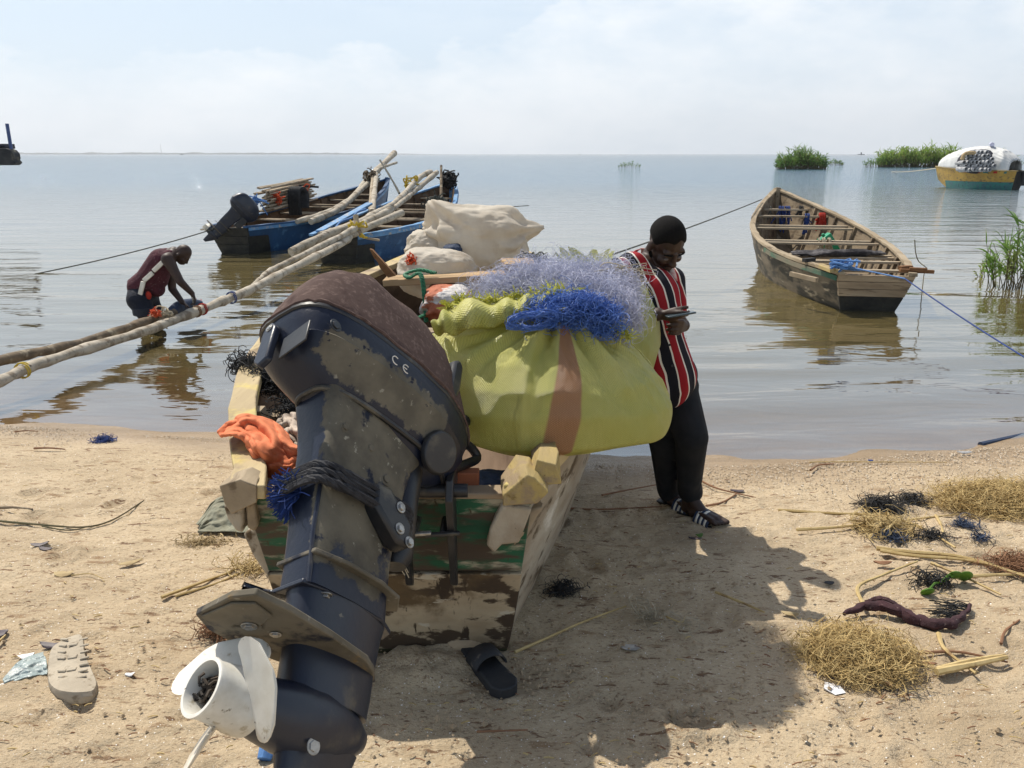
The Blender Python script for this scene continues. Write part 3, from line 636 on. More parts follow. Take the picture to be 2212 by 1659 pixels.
# bench plank laid across the forward gunwales
mb = MB(); mb.beam(PD(832, 607, 6.1), PD(1150, 592, 6.1), .25, .05); tag(mb.build('plank', 'fresh_plank', None, bevel=.006, loc=PD(990, 600, 6.1)), 'bare plank laid across the forward gunwales of the beached boat', 'plank')
mb = MB(); mb.box(PD(1120, 580, 6.15)+Vector((0, 0, .045)), (.25, .34, .035), Matrix.Rotation(.12, 3, 'Z')); tag(mb.build('wood_offcut', 'fresh_plank', None, bevel=.005, loc=PD(1120, 580, 6.15)), 'short square board lying on the right end of the plank', 'board')
mb = MB(); mb.loft([[PD(798+dx, 538+dy, 5.95)+Vector((0, d, 0)) for dx, dy in ((0, 0), (6, 2), (57, 58), (40, 62), (22, 40), (18, 28), (10, 20))] for d in (0, .05)])
tag(mb.build('broken_stick', 'brown_plank', None, bevel=.003, loc=PD(820, 570, 5.95)), 'dark brown splintered stick leaning on the left end of the plank', 'stick')
mb = MB(); mb.beam(PD(632, 1030, 2.42), PD(1035, 1032, 2.42), .05, .055); tag(mb.build('timber', 'red_board', None, bevel=.004, loc=PD(830, 1030, 2.42)), 'reddish brown timber lying just inside the transom behind the outboard motor', 'timber')

# --- moored plank boat on the right
def lake_boat(name, label, org, head, dz, mats, gm, inm, thw, ribs_, tr=('weathered_wood_cross',), gout=.02, tm='thwart_wood', wid=1.0, L=7.0, sheer=1.0):
    r = thing(name, label, 'boat', (org[0], org[1], 0))
    T = [0, 1, 2, 3, 4, 5, 6, 7]; ht = [.47, .77, .96, 1.03, 1.0, .82, .5, .05]; hb = [.28, .52, .72, .76, .7, .5, .22, .0]
    zt = [.50, .51, .54, .60, .70, .84, 1.02, 1.24]; zb = [-.12, -.2, -.22, -.22, -.2, -.15, 0, .4]
    b = Boat(r, [(t*L/7, a*wid, c*wid, .5+(z-.5)*sheer+dz, q) for t, a, c, z, q in zip(T, ht, hb, zt, zb)], org, head, 0, .22, .35)
    b.hull(mats, .04, 44, 4); b.gunwales(gm, .10, .045, -.04, None, gout)
    for t, z in thw: b.thwart(t, b.val(t, 3)-z, tm, .10, .035, -.03)
    b.ribs(ribs_, inm, .07, .05, .04)
    mb = MB(); mb.tube([b.P(b.L-.04, 0, b.val(b.L, 4)+.02, 0), b.P(b.L-.04, 0, (b.val(b.L, 4)+b.val(b.L, 3))/2, .5), b.P(b.L-.05, 0, b.val(b.L, 3)+.05, 1)], .075, 6); mb.build('stem_post', gm, r, bevel=.01)
    return r, b
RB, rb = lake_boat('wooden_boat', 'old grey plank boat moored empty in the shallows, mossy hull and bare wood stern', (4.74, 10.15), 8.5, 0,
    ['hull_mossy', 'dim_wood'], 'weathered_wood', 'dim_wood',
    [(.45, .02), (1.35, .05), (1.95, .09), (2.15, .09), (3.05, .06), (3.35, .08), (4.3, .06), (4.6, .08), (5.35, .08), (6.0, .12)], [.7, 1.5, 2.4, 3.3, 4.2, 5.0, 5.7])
for z0, z1 in ((.41, .50), (.31, .405), (.205, .305)): rb.board('transom', -.03, z0, z1, 'weathered_wood_cross', .06, -.01, seg=3)
rb.board('transom', -.025, -.12, .20, 'tar_black', .06, -.008)
mb = MB(); mb.beam(rb.P(.05, .3, .56), rb.P(.12, .74, .54), .05, .045); mb.build('cleat_bar', 'brown_plank', RB, bevel=.004)
mb = MB(); mb.beam(rb.P(.35, -.98, .44), rb.P(.0, -.72, .42), .05, .06); mb.build('cleat_bar', 'weathered_wood', RB, bevel=.004)
mb = MB(); mb.beam(rb.P(-.1, -.55, .56), rb.P(.35, -.62, .56), .11, .05); mb.build('gunwale_block', 'chunk_yellow', RB, bevel=.006)
for sx, t in ((-.66, .75), (.52, .05), (.42, .2)):
    mb = MB(); mb.box(rb.P(t, sx, .575), (.2, .07, .05), Matrix.Rotation(random.uniform(-.5, .5), 3, 'Z')); mb.build('cleat', 'weed_black' if sx < 0 else 'brown_plank', RB, bevel=.005)
mb = MB()   # green paint left along the rubbing strake
mb.loft([[rb.P(t, -rb.val(max(t, 0), 1)-o-.018, z-.0) for o, z in ((.012, rb.val(max(t, 0), 3)-.01), (.012, rb.val(max(t, 0), 3)-.075), (0, rb.val(max(t, 0), 3)-.075), (0, rb.val(max(t, 0), 3)-.01))] for t in np.linspace(-.03, 2.3, 12)])
mb.build('rubbing_strake', mat('strake', ((.02, .12, .07), (.03, .09, .06), 6, I1), [((.17, .14, .095), 3, (1, .3, 1), .46, .12)], .85), RB, ang=50)
# what lies in it
def bundle(name, m, label, cat, c, r, n, seg=8, step=.03, rad=.006, shell=.3, group=None, kind=None):
    mb = MB(); tangle(mb, c, r, n, seg, step, rad, 4, shell); return tag(mb.build(name, m, None, loc=c), label, cat, group, kind)
def hank(name, m, label, c, wid, drop, n=9, rad=.010, axis=None, cat='rope'):
    mb = MB(); ax = axis or rb.r
    for i in range(n):
        o = ax*random.uniform(-wid/2, wid/2); d = drop*random.uniform(.35, 1.1); q = rb.f*.05
        pts = [c+o-q+ax*random.gauss(0, .05)+Vector((0, 0, -d*.9)), c+o*1.1-q+Vector((0, 0, -.03)), c+o+Vector((0, 0, .035)), c+o*.9+q+Vector((0, 0, -.03)), c+o*.8+q*1.2+ax*random.gauss(0, .05)+Vector((0, 0, -d))]
        mb.tube(curve(pts, 10), rad, 5, True)
    return tag(mb.build(name, m, None, loc=c), label, cat)
T4 = lambda t, x, z=.0: rb.P(t, x, rb.val(t, 3)+z)
hank('rope_hank', 'rope_navy', 'navy blue rope hung in loops over the foremost beams of the grey boat', T4(6.0, -.02, -.09), .26, .5, 9, .013)
hank('rope_hank', 'net_black', 'black rope hung over the foremost beam beside the blue loops', T4(6.0, .30, -.08), .10, .3, 5, .012)
hank('rope_hank', 'rope_navy', 'small navy rope tied on the second beam of the grey boat', T4(5.35, .28, -.06), .12, .36, 6, .012)
hank('rag', 'red_cloth', 'red netting rag hanging from the second beam of the grey boat', T4(5.35, .52, -.05), .16, .30, 12, .02, cat='rag')
hank('rope_hank', 'rope_pale', 'tan rope knotted round the middle pair of beams of the grey boat', T4(3.2, .12, -.03), .2, .26, 9, .014)
hank('rope_hank', 'rope_grey', 'grey cord hanging from the foremost beam by the left gunwale', T4(6.0, -.3, -.09), .05, .3, 2, .009)
mb = MB(); R_ = Matrix.Rotation(math.radians(-35), 3, 'Y'); mb.box(T4(3.75, .35, -.23), (.22, .16, .40), R_); mb.tube([T4(3.75, .35, -.23)+R_ @ Vector((0, 0, .2)), T4(3.75, .35, -.23)+R_ @ Vector((0, 0, .25))], .03, 8)
tag(mb.build('jerrycan', 'can_green', None, bevel=.02, loc=T4(3.75, .35, -.3)), 'green plastic jerrycan lying in the middle of the grey boat', 'jerrycan')
def drape(name, m, label, cat, cx, half, zs, t, w_, parent=None):
    """crumpled cloth lying over beams"""
    nu, nv = 46, 16; rings = []
    for i in range(nu):
        u = i/(nu-1); row = []
        for j in range(nv):
            v = j/(nv-1)*2*PI; p = rb.P(t+.55*(u-.5)*.4+w_*math.cos(v)*(.7+.4*math.sin(u*7)), cx+(u-.5)*2*half, 0)
            k = math.sin(PI*u)**.5; z = zs+.05*math.sin(v)*k+.05*float(fbm(np.array(u*9.), np.array(j*.55), 3, 5))
            row.append(Vector((p.x, p.y, z)))
        rings.append(row)
    mb = MB(); mb.loft(rings); return tag(mb.build(name, m, None, sub=1, loc=rb.P(t, cx, zs)), label, cat)
drape('dark_cloth', 'dark_cloth', 'crumpled black cloth spread over the after beams of the grey boat', 'cloth', .05, .72, rb.val(2.0, 3)-.02, 1.95, .17)
# --- two blue boats on the left
def blue(label, org, head, dz, tr):
    r, b = lake_boat('blue_boat', label, org, head, dz, ['paint_blue', 'dark_inside'], 'paint_blue_light' if tr else 'paint_blue', 'dark_inside',
        [(.9, .12), (1.15, .12), (2.1, .08), (2.35, .1), (3.2, .08), (3.45, .1), (4.2, .1), (4.5, .1), (5.2, .12), (5.9, .14)], [.6, 1.5, 2.6, 3.8, 4.8, 5.6], gout=.015)
    for z0, z1 in ((.33+dz, .5+dz), (.15+dz, .325+dz), (-.1, .145+dz)): b.board('transom', -.03, z0, z1, 'tar_black', .06, -.008)
    for sg in (-1, 1):
        mb = MB(); mb.loft([[b.P(t*(1-.35*k), sg*(x+.006), z, k) for k, x, z in b.sec(t, 0, 4) if k < .8] for t in np.linspace(.0, .55, 4)], False); mb.build('tarred_plank', 'tar_black', r)
    mb = MB(); mb.loft([[b.P(t, b.val(t, 1)+x, b.val(t, 3)+z) for x, z in ((.016, .01), (.03, .01), (.03, -.05), (.016, -.05))] for t in np.linspace(0, 6.6, 20)]); mb.build('rubbing_strake', 'paint_blue_light', r)
    return r, b
LB, lb = blue('blue boat farther out on the left carrying an outboard motor on its stern', (-5.78, 16.3), 17, .05, False)
MBt, mbt = blue('blue boat loaded lengthwise with long pale poles, its stern black with tar', (-3.28, 14.75), 13, .03, True)
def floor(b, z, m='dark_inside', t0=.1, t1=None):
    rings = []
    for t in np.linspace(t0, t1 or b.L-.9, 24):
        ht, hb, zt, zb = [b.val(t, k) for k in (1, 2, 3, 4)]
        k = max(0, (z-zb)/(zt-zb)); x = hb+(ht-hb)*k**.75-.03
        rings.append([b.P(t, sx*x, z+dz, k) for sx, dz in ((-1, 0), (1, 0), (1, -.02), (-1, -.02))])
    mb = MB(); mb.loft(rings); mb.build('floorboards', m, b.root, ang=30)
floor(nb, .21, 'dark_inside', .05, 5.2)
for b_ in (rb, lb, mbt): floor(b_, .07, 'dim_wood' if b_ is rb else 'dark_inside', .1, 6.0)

# ------------------------------------------------------------------ outboard motor
def axes(tau, steer, head):
    tau, steer, head = [math.radians(x) for x in (tau, steer, head)]
    bf = Vector((math.sin(head), math.cos(head), 0)); br = Vector((math.cos(head), -math.sin(head), 0)); up = Vector((0, 0, 1))
    u = up*math.cos(tau)+bf*math.sin(tau); f0 = bf*math.cos(tau)-up*math.sin(tau); fw = f0*math.cos(steer)+br*math.sin(steer)
    return fw, u, fw.cross(u)
def motor(label, P0, ang, scale=1, cover='cover_cloth', detail=True):
    fw, u, sb = axes(*ang); eu_ = u
    M_ = Matrix((fw*scale, -sb*scale, u*scale)).transposed().to_4x4(); M_.translation = P0
    E = thing('outboard_motor', label, 'outboard motor', mtx=M_)
    W = lambda a, c, b: P0 + (fw*a + sb*c + u*b)*scale      # a forward, c to starboard, b up
    def outline(b, s=1, n=44, da=0, kc=1):
        L = []
        for i in range(n):
            th = 2*PI*i/n; ca, sa = math.cos(th), math.sin(th)
            a = abs(ca)**.55*(1 if ca > 0 else -1); c = abs(sa)**.62*(1 if sa > 0 else -1)
            fa = a*(.385 if a > 0 else .375); wd = .168 if fa < .05 else .168-.085*((fa-.05)/.335)**1.6
            L.append(W(-.125+da+fa*s, c*wd*s*kc, b))
        return L
    mb = MB()
    mb.loft([outline(b, s, da=d, kc=k) for b, s, d, k in ((-.03, .40, .06, .70), (0, .62, .045, .70), (.03, .77, .025, .72), (.06, .875, .01, .77), (.10, .955, 0, .89), (.125, .99, 0, .965), (.13, .98, 0, .965), (.165, 1.005, 0, 1), (.19, 1.03, 0, 1), (.205, 1.03, 0, 1), (.212, .96, 0, 1))])
    mb.build('lower_cowl', 'cowl_worn' if detail else 'engine_navy', E, ang=34)
    mb = MB(); lip = outline(.022, .735, 72, .03, .74); mb.tube(lip+[lip[0]], .0085*scale, 8, False); mb.build('lower_lip', 'engine_black', E)
    # wear panel: primer showing on the starboard flank
    mb = MB(); mb.loft([outline(b, s) for b, s in ((.196, 1.034), (.2, 1.05), (.209, 1.05), (.214, 1.034))], True, False); mb.build('rim', 'engine_black', E)
    mb = MB(); rings = []
    for b, s, d in ((.203, 1.012, 0), (.212, 1.045, 0), (.24, 1.03, 0), (.30, .99, -.002), (.36, .94, -.006), (.42, .865, -.012), (.465, .75, -.018), (.495, .58, -.026), (.51, .36, -.03), (.516, .12, -.03)):
        rings.append(outline(b, s, 64, d))
    for r in rings[2:]:
        for i, p in enumerate(r):
            l = M_.inverted() @ p; a = l.x
            drop = -.06*max(0, (a-.0)/.25)**1.5*max(0, (l.z-.21)/.3) - .05*max(0, (-.32-a)/.2)*max(0, (l.z-.2)/.3)
            fold = .0035*math.sin(a*60+l.z*40+3*math.sin(a*13))*(1 if cover == 'cover_cloth' else 0)
            r[i] = p + u*(drop+fold)*scale + sb*scale*fold*(1 if l.y < 0 else -1)
    mb.loft(rings); mb.build('cowl_cover', cover, E, ang=60)
    if cover == 'cover_cloth':
        mb = MB(); rim = [p for p in outline(.215, 1.045, 64)]; mb.tube([p + u*random.uniform(-.003, .006) for p in rim] + [rim[0]], .0055, 6, False); mb.build('hem', cover, E)
    # midsection
    def sect(b, a0, a1, wd, n=36, e=.3):
        L = []; ac, h = (a0+a1)/2, (a1-a0)/2
        for i in range(n):
            th = 2*PI*i/n; ca, sa = math.cos(th), math.sin(th)
            a = abs(ca)**e*(1 if ca > 0 else -1); c = abs(sa)**(e*.8)*(1 if sa > 0 else -1)
            L.append(W(ac+a*h, c*wd*(1-.25*max(0, a)), b))
        return L
    mb = MB()
    mb.loft([sect(*q) for q in ((.04, -.36, .08, .086), (.0, -.35, .05, .084), (-.05, -.335, .015, .079), (-.13, -.322, .0, .071), (-.25, -.315, -.015, .066), (-.36, -.304, -.018, .062), (-.46, -.294, -.015, .06), (-.52, -.292, -.01, .06))])
    mb.build('midsection', 'leg_worn' if detail else 'engine_navy', E, ang=28)
    mb = MB(); mb.tube([W(-.308+.0*k, .052, b) for k, b in ((0, -.13), (0, -.25))] + [W(-.30, .05, -.40), W(-.282, .048, -.52)], [.006]*4, 8); mb.build('leg_ridge', 'engine_navy', E)
    # lower unit
    mb = MB(); mb.loft([sect(b, a0, a1, wd, e=.8) for b, a0, a1, wd in ((-.515, -.292, .01, .058), (-.56, -.285, 0, .052), (-.66, -.272, -.01, .05), (-.71, -.268, -.012, .054), (-.76, -.262, -.02, .06))]); mb.build('gearcase_strut', 'engine_navy', E)
    mb = MB(); mb.tube([W(a, 0, -.80) for a in (-.335, -.33, -.30, -.24, -.18, -.12, -.06, -.02, 0)], [x*scale for x in (.045, .058, .064, .074, .078, .07, .052, .028, .004)], 24)
    mb.loft([sect(b, a0, a1, wd, e=.9) for b, a0, a1, wd in ((-.84, -.25, -.03, .05), (-.90, -.24, -.05, .028), (-.98, -.235, -.10, .014), (-1.06, -.225, -.15, .006))]); mb.build('gearcase', 'engine_navy', E)
    # plates: splash plate and anti-ventilation plate
    def plate(name, pts, b, thk, m):
        mb = MB(); mb.loft([[W(a, c, b+t) for a, c in pts] for t in (0, thk)]); return mb.build(name, m, E, ang=30, bevel=.003)
    plate('flange', [(-.36, -.085), (-.35, -.105), (-.30, -.06), (-.298, .045), (-.235, .056), (-.11, .054), (-.03, .045), (.035, .01), (.05, -.03), (.03, -.055), (-.10, -.058), (-.24, -.06)], -.525, .012, 'engine_navy')
    plate('splash_plate', [(-.30, -.066), (-.296, .066), (-.20, .082), (-.08, .078), (.01, .055), (.062, 0), (.01, -.055), (-.08, -.078), (-.20, -.082)], -.452, .012, 'engine_dirty')
    plate('ventilation_plate', [(-.425, -.075), (-.49, -.035), (-.50, .09), (-.478, .14), (-.385, .137), (-.25, .115), (-.10, .08), (-.04, .045), (.01, 0), (-.04, -.045), (-.10, -.08), (-.30, -.095)], -.655, .016, 'engine_dirty')
    mb = MB(); mb.loft([[W(a, c, -.656-t) for a, c in ((-.485, -.02), (-.488, .08), (-.46, .118), (-.40, .10), (-.385, .05), (-.41, -.02), (-.43, -.045))] for t in (0, .006)]); mb.build('trim_plate', MT['engine_dirty'], E, bevel=.002)
    # propeller
    mb = MB(); A0, A1 = -.335, -.455
    prof = [(A0, .030), (A0-.001, .066), (A0-.03, .066), (-.40, .060), (-.44, .0565), (-.452, .060), (-.456, .059), (-.456, .052), (-.44, .049), (-.39, .047), (-.389, .001)]
    rings = [[W(a, math.cos(2*PI*k/36)*r, -.80+math.sin(2*PI*k/36)*r) for k in range(36)] for a, r in prof]
    mb.loft(rings); pr_ = mb.build('propeller', 'propeller_white', E, ang=50)
    mb = MB(); mb.tube([W(a, 0, -.80) for a in (-.387, -.40, -.425)], [.046*scale, .03*scale, .014*scale], 16); tangle(mb, W(-.41, 0, -.80), (.035*scale,)*3, 30, 6, .012*scale, .003*scale, 4); mb.build('hub_core', 'rust_black', pr_)
    for base in (234, -6, 120):
        mb = MB(); nr, nc = 12, 15; rings = []
        for i in range(nr):
            q = i/(nr-1); r = .052+.098*q
            half = math.radians(52)*math.sqrt(max(.004, 1-((q-.42)/.585)**2))*(.62+.38*min(1, q*2.5))
            top, bot = [], []
            for j in range(nc):
                s_ = j/(nc-1)*2-1; of = s_*half + .10*q; th = math.radians(base) + of
                a = -.378 - .60*of*(r*.75+.02) - .012*q
                tk = .0055*(1-q*.6)*(1-s_*s_*.75)+.0012
                p = (a, math.cos(th)*r, -.80+math.sin(th)*r)
                top.append(W(p[0]+tk, p[1], p[2])); bot.append(W(p[0]-tk, p[1], p[2]))
            rings.append(top+bot[::-1])
        mb.loft(rings); mb.build('blade', 'propeller_white', pr_, ang=60)
    if not detail:
        mb = MB(); mb.box(W(.08, 0, -.12), (.16*scale, .2*scale, .3*scale), Matrix((fw, -sb, u)).transposed()); mb.build('clamp_bracket', 'engine_black', E, bevel=.01)
        return E
    # starboard flank details
    def bolt(a, c, b, r=.011, h=.008, axis=None, m='engine_dirty', nm='bolt'):
        ax = axis or sb; mb = MB(); p = W(a, c, b); mb.tube([p, p+ax*h], r, 6); mb.tube([p, p+ax*h*.4], r*1.5, 16); mb.build(nm, m, E, bevel=.0012)
    bolt(-.28, .072, -.075); bolt(-.18, .070, -.085); bolt(-.10, .062, -.14, .013); bolt(-.075, .06, -.175, .012)
    mb = MB(); R_ = Matrix((fw, -sb, u)).transposed()
    mb.loft([[W(a, c, b) for a, b in ((-.17, -.20), (-.115, -.19), (-.02, -.262), (-.02, -.335), (-.07, -.335), (-.165, -.265))] for c in (.05, .108)]); mb.build('mount_bracket', 'engine_black', E, bevel=.012)
    for a, b in ((-.075, -.235), (-.07, -.298), (-.03, -.32)): bolt(a, .108, b, .011, .009, None, 'steel')
    for a, c, b in ((-.225, .045, -.527), (-.03, .015, -.527)): bolt(a, c, b, .011, .010, -u, 'steel')
    bolt(-.40, .03, -.663, .012, .006, -u, 'steel'); bolt(-.33, .03, -.657, .009, .005, -u, 'steel'); bolt(-.20, .058, -.86, .012, .004, None, 'steel')
    mb = MB(); mb.tube([W(-.40, .02, -.662), W(-.40, .02, -.657)], .032, 20); mb.build('anode_disc', 'engine_dirty', E)
    # latch on the after face, recess under it
    mb = MB(); mb.loft([[W(-.505-d, c, b) for c, b in ((-.035, .165), (-.01, .175), (.012, .15), (.012, .03), (-.02, .015), (-.045, .04))] for d in (0, .022)]); mb.build('latch', 'engine_navy', E, bevel=.006)
    bolt(-.528, -.012, .15, .008, .003, -fw, 'steel')
    mb = MB(); mb.loft([[W(-.5-d, c, b) for c, b in ((.035, .10), (.135, .115), (.135, .04), (.035, .025))] for d in (0, .006)]); mb.build('intake_grille', 'engine_black', E, bevel=.003)
    bolt(-.44, .158, .13, .013, .006, None, 'engine_black')
    mb = MB(); p = W(.065, .098, .035); ax_ = (sb*.9-eu_*.42).normalized(); mb.tube([p, p+ax_*.018], [.07, .064], 28); mb.build('port_cap', 'engine_black', E, bevel=.004)
    # marks
    mb = MB(); tx = lambda a, b: W(a, .176, b)
    arc = lambda a, b, r, t0, t1: mb.tube([tx(a+r*math.cos(math.radians(t)), b+r*math.sin(math.radians(t))) for t in np.linspace(t0, t1, 9)], .0016, 5)
    arc(-.225, .155, .014, 60, 300); arc(-.180, .155, .014, 60, 300); mb.tube([tx(-.193, .155), tx(-.178, .155)], .0016, 5); mb.build('marking', 'white_trim', E)
    # grip at the front
    mb = MB(); mb.loft([[W(a, c, b) for a, b in ((.03, .215), (.055, .28), (.07, .40), (.095, .425), (.118, .405), (.11, .30), (.085, .225), (.05, .19))] for c in (.10, .14)]); mb.build('front_grip', 'engine_black', E, bevel=.012)
    # swivel tube, tilt lever, tiller handle
    mb = MB(); mb.tube([W(.035, 0, b) for b in (.04, -.02, -.12, -.30, -.33)], [.05, .052, .047, .047, .03], 20); mb.build('swivel_tube', 'engine_black', E)
    mb = MB(); mb.tube(curve([W(-.03, .01, .10), W(.06, .02, .13), W(.17, .01, .165), (W(.27, 0, .24)), W(.33, 0, .262), W(.375, 0, .24), W(.33, 0, .19), W(.235, 0, .11)], 30), .0165, 10); mb.build('tilt_lever', 'engine_black', E)
    mb = MB(); mb.tube([W(.19, .0, .2), W(.25, .0, .3), W(.30, .02, .36)], [.03, .028, .02], 10); mb.build('tiller', 'engine_black', E)
    # clamp brackets hooked over the transom (they do not steer)
    cx = -.27
    for dx in (-.075, .075):
        mb = MB(); mb.loft([[Vector((cx+dx+t, y, z)) for y, z in ((2.30, .60), (2.275, .62), (2.22, .80), (2.17, .97), (2.20, 1.03), (2.30, 1.02), (2.42, .985), (2.43, .88), (2.405, .88), (2.40, .945), (2.315, .945), (2.315, .60))] for t in (-.012, .012)]); mb.build('clamp_bracket', 'engine_black', E, bevel=.004)
    mb = MB(); mb.tube([Vector((cx-.16, 2.235, .98)), Vector((cx+.13, 2.235, .98))], .022, 14); mb.build('tilt_tube', 'engine_black', E)
    for dx in (-.04, .05):
        mb = MB(); mb.tube([Vector((cx+dx, 2.20, .845)), Vector((cx+dx, 2.31, .845))], .012, 10); mb.beam((cx+dx-.055, 2.195, .845), (cx+dx+.055, 2.195, .852), .016, .012); mb.build('clamp_screw', 'steel' if dx < 0 else 'engine_black', E, bevel=.003)
    return E
ENG_ANG = (58, 36, 0); ENG_P = PD(860, 1000, 2.15)
ENG = motor('big outboard motor with a brown cloth hood, tilted up over the near boat transom', ENG_P, ENG_ANG)
efw, eu, esb = axes(*ENG_ANG)
EW = lambda a, c, b: ENG_P + efw*a + esb*c + eu*b
# black rope wound round the leg
mb = MB()
for k in range(3):
    pts = []
    for i in range(33):
        th = 2*PI*i/32; q = .42; co, si = math.cos(th), math.sin(th); a = -.17+.180*abs(co)**q*(1 if co > 0 else -1); c = .095*abs(si)**q*(1 if si > 0 else -1)
        pts.append(EW(a, c, -.262+.021*k+.06*(a+.165)+random.uniform(-.002, .002)))
    for s_ in (0, PI*2/3, PI*4/3):      # three strands laid up
        sp = [p + (esb*math.cos(s_+i*1.3) + eu*math.sin(s_+i*1.3))*.0062 for i, p in enumerate(pts)]
        mb.tube(sp, .008, 6, False)
tag(mb.build('black_rope', 'rope_black', None, loc=EW(-.33, 0, -.25)), 'thick black rope wound round the leg of the hooded outboard motor', 'rope')
mb = MB(); c = PD(652, 1066, 1.80)
for i in range(260):
    d = Vector((-1+random.gauss(0, .45), random.gauss(0, .5), random.gauss(.0, .55))).normalized(); p = c.copy(); pts = [p.copy()]
    for _ in range(5):
        d = (d+Vector((random.gauss(0, .3), random.gauss(0, .3), random.gauss(-.12, .3)))).normalized(); p = p+d*.018; pts.append(p.copy())
    mb.tube(pts, .0016, 3, False)
tag(mb.build('frayed_rope_end', 'rope_navy', None, loc=c), 'frayed blue rope end tufted out beside the motor leg', 'rope end')
mb = MB(); c = PD(872, 1175, 2.2)
for i in range(10): mb.tube(curve([c+Vector((random.uniform(-.03, .03), -.02, .07-random.uniform(0, .05))), c+Vector((random.uniform(-.05, .03), -.03, random.uniform(-.03, .03))), c+Vector((random.uniform(-.06, .02), -.02, -.08+random.uniform(-.03, .03)))], 8), .0016, 4)
tag(mb.build('string_scrap', 'rope_pale', None, loc=c), 'wisp of pale string caught on the transom beside the clamp', 'string')
# the small motor on the far blue boat
mo = motor('dark outboard motor with a pale topped hood tilted up on the farther blue boat', PD(522, 470, 16.1), (50, 0, 70), .82, 'engine_navy', False)

# ------------------------------------------------------------------ sacks and nets on the near boat
def weave(name, ca, cb, stripe=None, dark=(.1, .1, .02)):
    """woven plastic: the UV runs round (u) and up (v) the sack"""
    m = bpy.data.materials.new(name); m.use_nodes = True; n, l = m.node_tree.nodes, m.node_tree.links; b = n['Principled BSDF']
    uv = n.new('ShaderNodeUVMap'); uv.uv_map = 'UVMap'; tc = n.new('ShaderNodeTexCoord'); sep = n.new('ShaderNodeSeparateXYZ'); l.new(uv.outputs[0], sep.inputs[0])
    def math_(op, a, b_=None):
        q = n.new('ShaderNodeMath'); q.operation = op
        for i, x in enumerate((a, b_)):
            if x is None: continue
            if isinstance(x, (int, float)): q.inputs[i].default_value = x
            else: l.new(x, q.inputs[i])
        return q.outputs[0]
    def nz(s, st=I1, d=5):
        mp = n.new('ShaderNodeMapping'); l.new(tc.outputs['Object'], mp.inputs[0]); mp.inputs['Scale'].default_value = st
        t = n.new('ShaderNodeTexNoise'); l.new(mp.outputs[0], t.inputs['Vector']); t.inputs['Scale'].default_value = s; t.inputs['Detail'].default_value = d; return t.outputs[0]
    def ss(v, a, c):
        r = n.new('ShaderNodeMapRange'); r.interpolation_type = 'SMOOTHSTEP'; l.new(v, r.inputs[0]); r.inputs[1].default_value = a; r.inputs[2].default_value = c; return r.outputs[0]
    def mixc(f, a, c):
        x = n.new('ShaderNodeMix'); x.data_type = 'RGBA'; l.new(f, x.inputs['Factor'])
        for k, v in (('A', a), ('B', c)):
            if isinstance(v, tuple): x.inputs[k].default_value = rgb(v)
            else: l.new(v, x.inputs[k])
        return x.outputs['Result']
    col = mixc(ss(nz(4), .35, .65), ca, cb)
    wu = math_('SINE', math_('MULTIPLY', sep.outputs[0], 2*PI*290)); wv = math_('SINE', math_('MULTIPLY', sep.outputs[1], 2*PI*120))
    wv_ = math_('MULTIPLY', wu, wv)
    col = mixc(math_('MULTIPLY', ss(wv_, .1, .9), .30), col, dark)
    if stripe:
        u0, u1 = stripe; su = math_('SUBTRACT', sep.outputs[0], math_('MULTIPLY', sep.outputs[1], .045))
        f = math_('MULTIPLY', ss(su, u0-.002, u0+.002), math_('SUBTRACT', 1, ss(su, u1-.002, u1+.002)))
        sc = mixc(ss(wv_, .2, .8), (.40, .20, .10), (.55, .33, .19)); col = mixc(f, col, sc)
    l.new(col, b.inputs['Base Color']); b.inputs['Roughness'].default_value = .40; b.inputs['Specular IOR Level'].default_value = .6
    bp = n.new('ShaderNodeBump'); bp.inputs['Distance'].default_value = 0.0012; l.new(wv_, bp.inputs['Height'])
    b2 = n.new('ShaderNodeBump'); b2.inputs['Distance'].default_value = .02; b2h = nz(6, (1, 1, .3), 3); b2h.node.noise_type = 'RIDGED_MULTIFRACTAL'; b2h.node.normalize = True; b2h.node.inputs['Distortion'].default_value = .7; b2.inputs['Distance'].default_value = .045; l.new(b2h, b2.inputs['Height']); l.new(bp.outputs[0], b2.inputs['Normal'])
    b3 = n.new('ShaderNodeBump'); b3.inputs['Distance'].default_value = .006; l.new(nz(48, (1, 1, .5), 3), b3.inputs['Height']); l.new(b2.outputs[0], b3.inputs['Normal']); l.new(b3.outputs[0], b.inputs['Normal'])
    t = n.new('ShaderNodeBsdfTranslucent'); l.new(col, t.inputs[0]); ms = n.new('ShaderNodeMixShader'); ms.inputs[0].default_value = .34
    l.new(b.outputs[0], ms.inputs[1]); l.new(t.outputs[0], ms.inputs[2]); l.new(ms.outputs[0], n['Material Output'].inputs[0])
    return m
